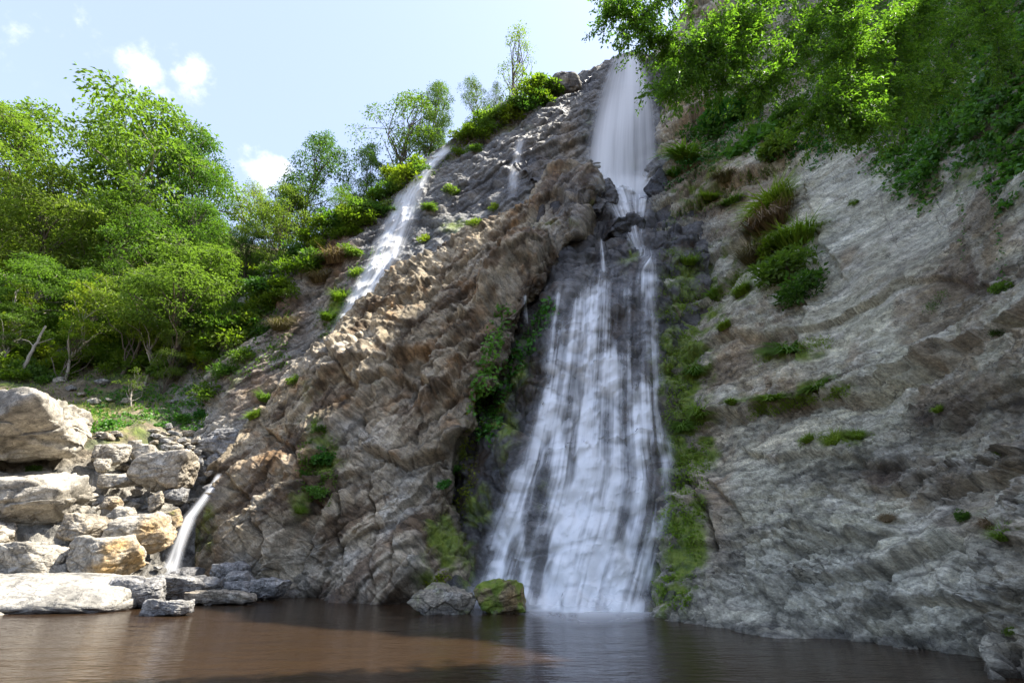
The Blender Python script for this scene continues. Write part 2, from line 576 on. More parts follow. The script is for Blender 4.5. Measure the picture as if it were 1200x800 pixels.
def disp_upper(p, n):
    big = fbm(p / 7.0 + 2, 4) * 0.9
    st, a = strata(p, FR_U, 1.5, 3)
    st2, _ = strata(p, FR_U, 0.5, 5)
    f1, r1, e1 = facets(p, FR_U, 2.8, (3.6, 1.6, 0.7), 1, .5, .7, .2)
    f2, r2, e2 = facets(p, FR_U, 0.9, (2.4, 1.1, 0.7), 4, .6, .6, .2)
    fine = fbm(p * 1.6, 5, .55)
    return big + st * 0.75 + st2 * 0.25 + f1 * 0.7 + f2 * 0.30 + fine * 0.18, (a, r1, r2, e1, e2)


def joint_darken(*es):  # multiplies the colour darker close to the joints
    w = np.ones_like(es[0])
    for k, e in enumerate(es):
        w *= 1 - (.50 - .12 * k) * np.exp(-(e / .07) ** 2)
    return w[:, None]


def col_upper(P, N, d, info):
    a, r1, r2, e1, e2 = info
    c = np.tile(np.array((0.275, 0.27, 0.25), f4), (len(P), 1))
    c = mixc(c, (0.30, 0.28, 0.24), np.clip(r1 * 1.2 - .3, 0, 1))
    c = mixc(c, (0.13, 0.125, 0.12), np.clip(sstep(.1, .6, fbm(P / 3.0 + 9, 4)) * .8, 0, 1))
    c = mixc(c, (0.33, 0.27, 0.19), blobs(P, [(290, 440, 60, 60, .7), (360, 350, 50, 60, .6), (640, 190, 25, 40, .4), (665, 165, 12, 30, .8)], 2, 4))
    c = mixc(c, (0.24, 0.13, 0.07), blobs(P, [(395, 300, 20, 35, .8), (330, 370, 30, 30, .5), (300, 460, 30, 30, .4)], 1, 14))
    c *= (0.82 + 0.36 * r2)[:, None] * joint_darken(e1, e2)
    moss = blobs(P, [(540, 265, 28, 10, .8), (430, 350, 26, 30, .7), (395, 360, 15, 40, .8), (740, 200, 10, 30, .5), (650, 230, 40, 15, .6),
                     (460, 240, 40, 14, .7), (570, 150, 60, 12, .55), (690, 150, 10, 30, .4), (715, 185, 25, 20, .5), (260, 430, 40, 40, .5)], 1.0, 3)
    wet = blobs(P, [(735, 140, 48, 90, 1), (690, 110, 25, 40, .8), (470, 270, 50, 90, .8), (605, 200, 40, 60, .9), (560, 230, 60, 50, .45), (700, 235, 70, 40, 1), (655, 150, 60, 50, .5)], 2.0, 8, .4)
    return c, maskrgb(moss, wet)


upper_cliff, G_U = make_patch('upper_cliff', dense(cu, 440, 520), disp_upper, col_upper)

# ---- big brown buttress left of the cascade
B_rows = [
    [(258, 560, 35), (290, 497, 36), (335, 443, 37), (385, 407, 38), (430, 357, 38.5), (490, 314, 39), (550, 274, 39.5), (610, 240, 40), (655, 212, 40.5), (690, 212, 40)],
    [(248, 590, 34), (280, 535, 34.5), (325, 480, 35), (375, 440, 36), (425, 400, 36.5), (490, 355, 37), (555, 320, 37), (615, 285, 37), (658, 265, 37.5), (682, 255, 38)],
    [(240, 620, 33), (275, 575, 33.2), (320, 530, 33.5), (375, 490, 34), (430, 450, 34.3), (490, 415, 34.5), (550, 385, 34.3), (600, 352, 34.3), (630, 328, 35), (645, 315, 36)],
    [(235, 650, 32.5), (272, 620, 32), (320, 580, 32), (375, 550, 32), (430, 520, 32), (480, 490, 32), (530, 460, 32), (566, 428, 32.3), (590, 405, 33), (603, 390, 34.5)],
    [(232, 675, 32.5), (272, 660, 31.5), (320, 635, 31), (375, 615, 30.5), (425, 595, 30.3), (470, 575, 30.2), (508, 552, 30.2), (533, 527, 30.5), (546, 510, 31.5), (553, 498, 33)],
    [(232, 690, 32.8), (275, 685, 31.7), (325, 675, 30.8), (375, 665, 30), (425, 650, 29.5), (465, 638, 29), (500, 622, 28.9), (522, 605, 29.2), (535, 590, 30), (542, 578, 31.5)],
    [(232, 706, 31.8), (275, 708, 31.0), (330, 712, 29.6), (380, 714, 28.8), (430, 715, 28.2), (470, 715, 27.8), (505, 714, 27.6), (528, 712, 27.9), (545, 710, 28.6), (552, 708, 29.4)],
]
cb = ctrl(B_rows)
back = cb[0] + np.array((0.3, 3.0, 0.2), f4); back2 = cb[0] + np.array((0, 7, -1.0), f4)
cb = np.concatenate([back2[None], back[None], cb, cb[-1:] + np.array((0, .6, -2.5), f4)])
right = cb[:, -1] + np.array((-0.5, 2.6, -0.4), f4); right2 = cb[:, -1] + np.array((-2.6, 7.0, -0.8), f4)
cb = np.concatenate([cb, right[:, None], right2[:, None]], 1)
FR_B = frame((-0.70, 0.25, 0.66))
FR_B2 = frame((0.55, 0.4, 0.72))
B_LINES = [
    ([(385, 405), (415, 455), (470, 440), (520, 470), (575, 400)], .5, 16, .5),
    ([(420, 520), (470, 545), (520, 530), (552, 500)], .7, 16, .6),
    ([(300, 495), (345, 530), (378, 600), (350, 665)], .3, 12, .5),
    ([(425, 545), (440, 620), (455, 700)], .3, 10, .5),
    ([(505, 560), (468, 620), (478, 695)], .4, 10, .5),
    ([(525, 300), (500, 370), (452, 430), (410, 520)], .4, 14, .5),
    ([(640, 250), (590, 320), (520, 400), (500, 460)], .5, 16, .5),
    ([(600, 262), (560, 330), (540, 385)], .3, 12, .4),
    ([(270, 560), (310, 600), (330, 690)], .3, 10, .4),
    ([(400, 560), (390, 620), (410, 690)], .2, 10, .4),
    ([(350, 455), (420, 420), (470, 350), (520, 318)], .3, 12, .3),
]


def disp_buttress(p, n):
    big = fbm(p / 6.0 + 7, 4) * 1.0
    st, a = strata(p, FR_B, 1.3, 2, .7)
    f1, r1, e1 = facets(p, FR_B, 2.6, (2.8, 1.3, 0.7), 2, .6, .7, .2)
    f2, r2, e2 = facets(p, FR_B2, 1.0, (1.9, 1.1, 0.8), 5, .7, .6, .2)
    f3, r3, _ = facets(p, FR_B, 0.42, (1.8, 1.0, 0.8), 7, .6, .6, .15)
    F0, r0, _ = facets(p, FR_B, 4.6, (2.2, 1.3, 0.8), 15, .55, .9, .14)
    rough = np.clip(.75 + .9 * fbm(p / 3.5 + 70, 3), .25, 1.5)
    # vertical flutes where water has run down the face
    q = p * np.array((1.5, 0.8, 0.22), f4)
    fl = fbm(q + 31, 4, .5, 2.1, True)
    fine = fbm(p * 2.2, 5, .6)
    hgt = sstep(4, 12, p[:, 2])
    d = big + st * 0.62 + F0 * 1.7 + f1 * 0.55 + (f2 * 0.26 + f3 * 0.18) * rough + fl * (0.08 + 0.34 * hgt * (rough < .9)) + fine * 0.20 * rough
    d += fractures(p, B_LINES, 5)
    low = sstep(2.0, 0.0, p[:, 2])
    return d - 0.25 * low, (a, r1, r2, fl, e1, e2)


def col_buttress(P, N, d, info):
    a, r1, r2, fl, e1, e2 = info
    u, v = to_px(P)
    c = np.tile(np.array((0.295, 0.235, 0.15), f4), (len(P), 1))
    grey = np.clip(blobs(P, [(420, 405, 40, 25, .5), (470, 600, 60, 80, .85), (370, 660, 100, 40, .9), (410, 510, 45, 22, .9), (520, 590, 60, 60, .8), (590, 330, 50, 40, .5), (450, 555, 30, 50, .7),
                               (300, 570, 14, 40, .8), (340, 530, 22, 14, .7), (490, 470, 60, 30, .35), (550, 300, 60, 25, .4), (660, 250, 40, 50, .8), (610, 400, 25, 60, .6)], 1.6, 5, .7), 0, 1)
    c = mixc(c, (0.33, 0.295, 0.235), grey)
    c = mixc(c, (0.38, 0.31, 0.21), np.clip((r2 - .62) * 2, 0, .7))
    c = mixc(c, (0.115, 0.075, 0.042), np.clip(sstep(0.0, .5, fbm((P @ FR_B.T) / np.array((3.4, 2.4, 1.2), f4) + 21, 5, .6)) * .9, 0, 1))
    c = mixc(c, (0.27, 0.15, 0.06), np.clip(sstep(.25, .7, fbm(P / 1.9 + 55, 4)) * .6 * (1 - grey), 0, 1))
    c = mixc(c, (0.42, 0.36, 0.27), blobs(P, [(395, 405, 30, 10, .9), (350, 425, 40, 8, .7), (330, 440, 20, 8, .6)], .8, 3, .5))
    c *= 1.26 * (0.8 + 0.4 * r1)[:, None] * joint_darken(e1, e2)
    moss = blobs(P, [(380, 525, 28, 45, .75), (350, 590, 18, 30, .65), (375, 495, 30, 12, .7), (520, 640, 26, 55, .9), (545, 560, 14, 60, .8), (505, 665, 24, 30, .8), (545, 640, 14, 60, .75), (240, 620, 18, 50, .5),
                     (650, 262, 40, 10, .5), (700, 240, 12, 14, .5), (440, 440, 40, 14, .35), (360, 460, 26, 30, .4)], 0.9, 6)
    wet = blobs(P, [(545, 600, 30, 120, .9), (690, 250, 46, 60, 1.0), (650, 330, 30, 60, .9), (600, 430, 26, 60, .8), (240, 620, 24, 70, .85), (380, 530, 25, 50, .5), (570, 480, 30, 50, .8), (675, 220, 30, 30, .9)], 1.6, 2, .45)
    wet = np.maximum(wet, sstep(0.55, 0.1, P[:, 2] + 0.2 * fbm(P, 3)) * .9)
    return c, maskrgb(moss, wet)


buttress, G_B = make_patch('rock_buttress', dense(cb, 620, 620), disp_buttress, col_buttress)

# ---- dark chute behind the lower cascade
C_rows = [
    [(600, 205, 46), (645, 200, 46.5), (675, 200, 47), (705, 205, 47.5), (735, 208, 47.5), (762, 208, 47), (790, 205, 46), (825, 205, 45)],
    [(630, 232, 43.5), (660, 230, 43.5), (680, 230, 44), (705, 230, 44.7), (735, 234, 45.2), (760, 236, 44.7), (785, 230, 43.5), (815, 228, 43)],
    [(625, 275, 40), (655, 272, 40), (680, 274, 40.3), (700, 276, 41.2), (730, 270, 41.0), (755, 268, 40.2), (785, 275, 39.3), (820, 280, 39)],
    [(605, 330, 37.5), (640, 325, 36.8), (668, 328, 36.4), (695, 330, 36.8), (725, 325, 36.6), (758, 312, 36.7), (790, 325, 36), (825, 330, 36)],
    [(580, 400, 35.5), (620, 400, 34.3), (655, 400, 33.4), (690, 400, 33), (725, 395, 33), (768, 390, 33.3), (795, 395, 33.3), (830, 400, 33.5)],
    [(560, 480, 33.5), (605, 480, 32), (645, 480, 30.9), (685, 480, 30.4), (725, 475, 30.2), (770, 470, 30.5), (800, 475, 30.8), (835, 480, 31)],
    [(542, 560, 31.5), (585, 560, 30), (630, 560, 28.7), (675, 560, 27.9), (720, 555, 27.7), (775, 550, 27.8), (805, 555, 28.3), (840, 560, 28.8)],
    [(530, 630, 30), (572, 630, 28.4), (620, 632, 27.1), (668, 635, 26.3), (715, 635, 26), (765, 630, 26), (800, 630, 26), (835, 640, 26.5)],
    [(525, 690, 29), (560, 692, 26.9), (605, 694, 25.9), (655, 696, 25.4), (705, 698, 25), (755, 700, 24.6), (795, 700, 24), (835, 705, 24)],
    [(522, 716, 27.2), (560, 720, 25.6), (605, 722, 24.9), (655, 724, 24.6), (705, 725, 24.3), (755, 727, 23.8), (795, 730, 23.1), (835, 735, 22.3)],
]
cc = ctrl(C_rows)
cc[3:9, 0, 1] += 4.2; cc[3:9, 1, 1] += 1.9; cc[3:9, 0, 0] -= 1.6; cc[3:9, 1, 0] -= .4
cc = np.concatenate([cc, cc[-1:] + np.array((0, .4, -2.5), f4)])
FR_C = frame((0.1, -0.45, 0.88))


def disp_chute(p, n):
    big = fbm(p / 5.0 + 17, 3) * 0.5
    # rounded lumps with ledges, the water breaks over them
    q = p / np.array((1.7, 1.9, 2.1), f4) + 0.25 * np.stack([fbm(p / 2 + 1, 3), fbm(p / 2 + 6, 3), fbm(p / 2 + 9, 3)], -1)
    F1, F2, cid, off = cells(q, 20)
    lump = np.sqrt(np.clip(1 - (F1 * 1.25) ** 2, 0, 1)) * (0.35 + 0.65 * hash3(cid, 3))
    q2 = p / np.array((0.75, 0.8, 0.95), f4) + 0.2 * fbm(p, 2)[:, None]
    G1, G2, cid2, off2 = cells(q2, 24)
    lump2 = np.sqrt(np.clip(1 - (G1 * 1.2) ** 2, 0, 1)) * hash3(cid2, 4)
    st, a = strata(p, frame((0.05, -0.2, 1)), 2.3, 8, .5)
    fine = fbm(p * 1.8, 5, .55)
    return big + lump * 1.15 + lump2 * 0.34 + st * 0.75 + fine * 0.10, (a, hash3(cid, 9))


def col_chute(P, N, d, info):
    a, r = info
    c = np.tile(np.array((0.115, 0.108, 0.10), f4), (len(P), 1))
    c = mixc(c, (0.19, 0.175, 0.15), np.clip(r * 1.3 - .4, 0, 1))
    c = mixc(c, (0.12, 0.08, 0.045), np.clip(sstep(.1, .6, fbm(P / 1.8 + 12, 4)), 0, .8))
    moss = blobs(P, [(790, 420, 30, 70, .85), (795, 520, 28, 60, .9), (800, 330, 30, 50, .7), (560, 600, 22, 40, .65), (590, 500, 20, 60, .7), (640, 590, 22, 40, .5), (775, 660, 30, 60, .8), (735, 310, 14, 16, .6),
                     (550, 660, 16, 40, .7), (600, 430, 40, 60, .5), (705, 370, 16, 30, .4), (740, 300, 12, 20, .7)], 0.8, 33)
    wet = np.clip(0.9 + 0.2 * fbm(P / 2 + 4, 3), 0, 1)
    return c, maskrgb(moss, wet)


chute, G_C = make_patch('cascade_rock', dense(cc, 640, 420), disp_chute, col_chute)

# ---- right cliff
D_rows = [
    [(772, 60, 56), (840, 40, 53), (905, -5, 45), (990, -30, 37), (1090, -60, 27.5), (1210, -80, 20), (1400, -100, 14)],
    [(780, 112, 48.5), (838, 88, 46.5), (905, 82, 41), (990, 60, 33), (1090, 40, 25.5), (1210, 20, 18.5), (1400, 0, 13.5)],
    [(778, 180, 45), (832, 166, 42.5), (902, 170, 37.5), (985, 160, 30), (1085, 140, 23.8), (1205, 120, 17.6), (1380, 110, 13)],
    [(768, 238, 42), (825, 240, 39), (890, 250, 34.5), (980, 250, 27), (1080, 240, 22), (1200, 230, 16.6), (1360, 220, 12.5)],
    [(772, 310, 37.6), (825, 320, 35.5), (885, 330, 30.6), (970, 335, 25), (1075, 330, 20.5), (1190, 320, 15.9), (1340, 320, 12)],
    [(782, 390, 33.6), (825, 400, 31.8), (885, 410, 27.2), (970, 415, 23), (1070, 410, 19.3), (1190, 410, 15.3), (1330, 410, 11.8)],
    [(790, 470, 30.8), (828, 480, 28.8), (885, 490, 25), (965, 495, 21.5), (1065, 490, 18.3), (1180, 500, 14.9), (1310, 500, 11.6)],
    [(795, 550, 28), (830, 560, 26.0), (880, 570, 23), (960, 580, 20), (1060, 580, 17.2), (1170, 590, 14.5), (1290, 590, 11.5)],
    [(772, 618, 25.8), (820, 632, 23.6), (875, 645, 21.5), (955, 655, 18.7), (1050, 665, 16.3), (1160, 680, 14), (1280, 690, 11.3)],
    [(760, 690, 24.2), (815, 700, 22.2), (870, 710, 20), (945, 724, 17.9), (1040, 742, 15.6), (1150, 757, 13.8), (1260, 772, 11.6)],
    [(757, 732, 22.9), (812, 742, 20.7), (866, 752, 18.5), (941, 764, 16.2), (1036, 790, 13.8), (1146, 802, 12.8), (1250, 822, 11.0)],
]
cd = ctrl(D_rows)
shade_lift1 = np.array([4, 22, 28, 30, 32, 30, 22], f4)[:, None] * np.array((0, 0, 1), f4)  # unseen crest above the view, raised to shade pool, buttress and falls
shade_lift2 = np.array([10, 30, 38, 50, 58, 52, 40], f4)[:, None] * np.array((0, 0, 1), f4)
top1 = cd[0] + np.array((4, 3.5, 3.0), f4) + shade_lift1; top2 = cd[0] + np.array((18, 10, 8), f4) + shade_lift2
cd = np.concatenate([top2[None], top1[None], cd, cd[-1:] + np.array((.4, .4, -2.5), f4)])
lft = cd[:, 0] + np.array((1.2, 4.0, 0), f4)
rgt = cd[:, -1] + np.array((6.0, -14.0, 0), f4)
cd = np.concatenate([lft[:, None], cd, rgt[:, None]], 1)
FR_D = frame((-0.22, 0.10, 0.97))
D_LINES = [
    ([(800, 500), (880, 482), (960, 463), (1012, 463), (1062, 446), (1138, 408)], .55, 16, .45),
    ([(930, 322), (946, 370), (925, 425), (890, 450)], .5, 10, .4),
    ([(800, 430), (850, 400), (900, 396), (940, 384)], .5, 12, .4),
    ([(775, 262), (822, 236), (870, 214), (930, 190)], .8, 14, .6),
    ([(800, 330), (840, 300), (880, 286), (905, 250)], .6, 12, .5),
    ([(775, 175), (800, 150), (830, 130), (850, 105)], .9, 14, .5),
    ([(800, 372), (838, 352), (868, 320)], .5, 10, .5),
    ([(860, 520), (900, 540), (960, 530), (1040, 545), (1120, 530)], .22, 12, .22),
    ([(880, 640), (930, 628), (990, 640), (1060, 630)], .22, 14, .2),
    ([(905, 730), (945, 690), (1030, 676), (1100, 660), (1140, 630)], .45, 16, .4),
    ([(1060, 600), (1120, 570), (1170, 560), (1220, 530)], .35, 16, .3),
    ([(1010, 360), (1060, 330), (1120, 330), (1190, 345)], .16, 14, .15),
    ([(900, 590), (960, 570), (1020, 590)], .16, 12, .15),
    ([(1000, 720), (1080, 700), (1160, 720), (1220, 690)], .25, 12, .2),
    ([(935, 180), (950, 240), (965, 290), (990, 330)], .25, 8, .2),
    ([(830, 560), (870, 600), (880, 660), (895, 720)], .3, 10, .25),
    ([(790, 560), (826, 580), (840, 640), (850, 715)], .4, 8, .4),
    ([(1100, 500), (1150, 470), (1220, 440)], .25, 14, .2),
]
FR_D2 = frame((-0.62, 0.25, 0.74))


def disp_right(p, n):
    u, v = to_px(p)
    w_left = sstep(930, 840, u + 0.2 * v)              # left strip: steeper, more broken beds
    smooth = blobs(p, [(1060, 300, 110, 90, .9), (1010, 360, 80, 60, .6), (1130, 240, 80, 60, .7)], 3, 3, .3)
    big = fbm(p / 5.0 + 27, 4) * 0.55
    st, a = strata(p, FR_D, 0.9, 6, .75)
    st2, _ = strata(p, FR_D, 0.34, 9, .8)
    st3, a3 = strata(p, FR_D2, 1.4, 4, .6)
    f1, r1, e1 = facets(p, FR_D, 1.5, (2.6, 1.6, 0.6), 3, .55, .6, .2)
    f2, r2, e2 = facets(p, FR_D, 0.55, (2.4, 1.3, 0.6), 6, .6, .6, .2)
    g1, s1, h1 = facets(p, FR_D2, 2.2, (2.0, 1.2, 0.8), 8, .65, .8, .2)
    g2, s2, h2 = facets(p, FR_D2, 0.8, (2.0, 1.2, 0.7), 10, .65, .7, .2)
    f3, r3, _ = facets(p, FR_D, 0.2, (2.2, 1.2, 0.6), 12, .6, .7, .15)
    fine = fbm(p * 2.6, 5, .6)
    dr = st * 0.28 + st2 * 0.14 + f1 * 0.17 + f2 * 0.11
    dl = st3 * 0.65 + g1 * 0.85 + g2 * 0.35
    k = 1 - 0.85 * smooth
    rough = np.clip(.8 + 1.0 * fbm(p / 2.6 + 70, 3), .2, 1.6) * (1 - .75 * smooth)
    g0, s0, _ = facets(p, FR_D2, 4.5, (1.6, 1.2, 0.9), 17, .5, .9, .12)
    d = big + g0 * 1.3 * w_left + (dr * (1 - w_left) + dl * w_left) * k * (.55 + .5 * rough) + (f3 * 0.20 + fine * 0.13) * rough + .03 * fine
    d += fractures(p, D_LINES, 15)
    d -= (.12 + .75 * sstep(860, 1080, u)) * sstep(1.7, 0.1, p[:, 2])
    # long diagonal overhanging ledges, the lines seen across the wall
    for (z0, slope, amp, wdt, seed) in ((8.9, 0.06, 0.42, 1.6, 1), (4.6, 0.10, 0.3, 0.8, 2), (2.2, -0.05, 0.35, 0.7, 3), (13.0, .12, .25, 1.0, 4)):
        zz = p[:, 2] - (z0 + slope * (p[:, 0] - 14) + 0.5 * fbm(p / 3.0 + seed * 7, 3))
        d += amp * (np.exp(-np.maximum(zz, 0) / wdt) * (zz > 0) - 0.25 * np.exp(np.minimum(zz, 0) / 0.35) * (zz <= 0)) * np.clip(0.75 + 0.8 * fbm(p / 4 + seed, 2), 0, 1.3)
    return d, (a, np.where(w_left > .5, s1, r1), np.where(w_left > .5, s2, r2), np.where(w_left > .5, h1, e1 + 2 * smooth), np.where(w_left > .5, h2, e2 + 2 * smooth))


def col_right(P, N, d, info):
    a, r1, r2, e1, e2 = info
    c = np.tile(np.array((0.325, 0.300, 0.215), f4), (len(P), 1))
    c = mixc(c, (0.35, 0.328, 0.25), np.clip(sstep(-.1, .6, fbm(P / 3.2 + 41, 4)), 0, 1))
    c = mixc(c, (0.20, 0.155, 0.10), np.clip(sstep(.05, .6, fbm(P / 2.2 + 61, 4)), 0, .8))
    c = mixc(c, (0.42, 0.385, 0.31), np.clip((r2 - .7) * 2.2, 0, .6))
    c = mixc(c, (0.33, 0.315, 0.255), blobs(P, [(980, 690, 160, 60, .8), (1150, 700, 100, 70, .8)], 2, 1, .4))
    c = mixc(c, (0.30, 0.215, 0.13), blobs(P, [(830, 560, 40, 90, .6), (900, 470, 60, 50, .4), (810, 150, 30, 40, .7), (850, 220, 60, 40, .5), (840, 420, 40, 60, .4)], 2, 77, .6))
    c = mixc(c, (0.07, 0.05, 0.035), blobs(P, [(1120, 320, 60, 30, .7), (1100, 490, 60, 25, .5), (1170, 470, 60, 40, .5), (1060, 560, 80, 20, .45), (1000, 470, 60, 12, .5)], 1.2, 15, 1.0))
    # folded bedding shows as thin paler and darker bands
    _, b0 = strata(P, FR_D, 0.16, 21, 1.1)
    _, b1 = strata(P, FR_D, 0.5, 25, .9)
    c *= (0.76 + .46 * b0 + .30 * b1)[:, None]
    # pale vertical run-off streaks
    q = P * np.array((1.3, 1.3, 0.12), f4)
    c = mixc(c, (0.42, 0.385, 0.30), np.clip(sstep(.25, .7, fbm(q + 8, 4)) * .5, 0, 1))
    c *= 1.22 * (0.8 + 0.4 * r1)[:, None] * joint_darken(e1, e2)
    moss = blobs(P, [(795, 430, 36, 80, 1.2), (805, 520, 34, 50, 1.2), (820, 350, 30, 50, .9), (850, 300, 30, 40, .5), (905, 280, 40, 60, .75), (840, 190, 40, 30, .6), (815, 225, 30, 18, .8), (870, 340, 24, 30, .6),
                     (800, 640, 26, 60, 1.1), (785, 690, 26, 40, 1.1), (820, 600, 14, 40, .6), (925, 412, 40, 12, .9), (905, 470, 50, 10, .9), (960, 455, 40, 10, .8), (980, 515, 30, 12, .8), (1160, 600, 30, 16, .4),
                     (1130, 180, 90, 60, .5), (770, 330, 20, 40, .6), (880, 250, 30, 20, .6)], 0.7, 36, .8)
    wet = blobs(P, [(775, 440, 36, 140, .8), (790, 650, 30, 80, .9), (850, 640, 16, 60, .7), (830, 590, 26, 40, .6), (790, 290, 30, 60, .8), (810, 260, 40, 40, .6), (765, 230, 30, 60, .9)], 1.5, 22, .5)
    wet = np.maximum(wet, sstep(0.35, 0.05, P[:, 2] + 0.12 * fbm(P * 1.5, 3)) * .9)
    return c, maskrgb(moss, wet)


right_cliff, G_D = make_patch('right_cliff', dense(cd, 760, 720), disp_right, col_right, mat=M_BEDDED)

# ---- wooded hillside and bank on the left
E_rows = [
    [(-420, 735, 22), (-150, 730, 22), (0, 727, 22.5), (100, 722, 23.7), (180, 712, 26.5), (232, 704, 29.5), (262, 698, 32)],
    [(-420, 640, 27), (-150, 640, 27.5), (0, 640, 28.2), (100, 640, 29.3), (170, 640, 31), (215, 640, 33.5), (240, 640, 35)],
    [(-420, 560, 31), (-150, 560, 31.5), (0, 560, 32), (100, 560, 32.7), (170, 570, 34), (215, 585, 35.5), (245, 590, 36.8)],
    [(-420, 500, 34), (-150, 490, 34.5), (0, 490, 35), (100, 508, 35.5), (170, 515, 36.5), (225, 525, 37.8), (262, 530, 38.5)],
    [(-420, 445, 42), (-150, 440, 42.5), (0, 440, 43), (100, 452, 43), (170, 458, 43), (235, 455, 43), (300, 440, 42.5)],
    [(-420, 370, 54), (-150, 365, 54), (0, 365, 55), (100, 375, 55), (180, 380, 54), (250, 370, 51), (320, 350, 48)],
    [(-420, 260, 70), (-150, 270, 70), (0, 280, 70), (100, 290, 70), (200, 305, 68), (290, 315, 62), (370, 310, 54)],
    [(-420, 190, 88), (-150, 215, 88), (0, 230, 88), (100, 240, 88), (220, 265, 85), (320, 295, 76), (410, 290, 62)],
]
ce = ctrl(E_rows)
bk = ce[-1] + np.array((0, 30, 4), f4); bk2 = ce[-1] + np.array((0, 90, 0), f4)
ce = np.concatenate([ce, bk[None], bk2[None]])
lf = ce[:, 0] + np.array((-60, -10, 6), f4)
ce = np.concatenate([lf[:, None], ce], 1)


def disp_hill(p, n):
    u, v = to_px(p)
    f1, r1, _ = facets(p, frame((0.1, 0.2, 1)), 1.6, (1.4, 1.2, 0.8), 30, .7, .9, .3)
    f2, r2, _ = facets(p, frame((0.1, 0.2, 1)), 0.6, (1.4, 1.2, 0.8), 33, .7, .9, .3)
    stony = np.clip(sstep(505, 560, v) + .8 * blobs(p, [(250, 470, 60, 60, 1), (60, 420, 50, 20, .8)], 2, 2), 0, 1)
    return fbm(p / 6.0 + 3, 4) * 0.6 + (f1 * 0.6 + f2 * .25) * (0.15 + .85 * stony) + fbm(p, 4) * 0.12, (stony, r1, r2)


def col_hill(P, N, d, info):
    stony, r1, r2 = info
    soil = np.tile(np.array((0.14, 0.105, 0.062), f4), (len(P), 1))
    soil = mixc(soil, (0.20, 0.15, 0.09), sstep(-.2, .5, fbm(P / 1.5, 4)))
    soil = mixc(soil, (0.06, 0.09, 0.02), sstep(-.15, .45, fbm(P / 1.9 + 50, 4)) * .8)
    stone = np.array((0.27, 0.25, 0.21), f4) * (0.8 + .4 * r1)[:, None]
    c = soil * (1 - stony[:, None]) + stone * stony[:, None]
    moss = (1 - stony) * sstep(0.0, .5, fbm(P / 2.4 + 5, 4)) * .7
    wet = blobs(P, [(215, 620, 26, 80, .9), (190, 670, 30, 30, .8)], 1.5, 1)
    return c, maskrgb(moss, wet)


hillside, G_E = make_patch('hillside', dense(ce, 330, 330), disp_hill, col_hill)

# ---- pool and the ground beneath it
gx = np.linspace(-1500, 1500, 61)
V = np.array([(x, y, -6.0 - 0.00001 * (x * x + y * y)) for y in gx for x in gx], f4)
ground = mesh_np('ground', V, grid_faces(61, 61), M_ROCK, True, {'Col': np.tile(np.array((.16, .12, .08), f4), (len(V), 1)), 'mask': np.zeros((len(V), 3), f4)})
ground['kind'] = 'structure'
wx = np.linspace(-90, 60, 151); wy = np.linspace(-60, 46, 107)
X, Y = np.meshgrid(wx, wy)
V = np.stack([X, Y, 0.012 * fbm(np.stack([X.ravel() / 3, Y.ravel() / 2, X.ravel() * 0], -1), 3).reshape(X.shape)], -1).reshape(-1, 3)
pool = mesh_np('pool_water', V, grid_faces(len(wy), len(wx)), M_WATER, True)
pool['kind'] = 'structure'


def hit(u, v, names=None):
    """the first rock met along the line of sight through a point of the photograph"""
    o = Vector((0, 0, CAM_H)); d = cam_ray(u, v).normalized()
    best = None
    for nme in (names or SURF):
        loc, nor, idx, dist = SURF[nme].ray_cast(o, d)
        if loc is not None and (best is None or dist < best[2]):
            best = (np.array(loc, f4), np.array(nor if nor.dot(d) < 0 else -nor, f4), dist, nme)
    return best


def ground_z(x, y, names=('hillside', 'upper_cliff')):
    z = None
    for nme in names:
        loc, nor, idx, dist = SURF[nme].ray_cast(Vector((x, y, 200)), Vector((0, 0, -1)))
        if loc is not None and (z is None or loc.z > z):
            z = loc.z
    return z
# ------------------------------------------------------------------ falling water
def lerp_tab(tab, v):
    t = np.array(tab, float)
    return np.interp(v, t[:, 0], t[:, 1])


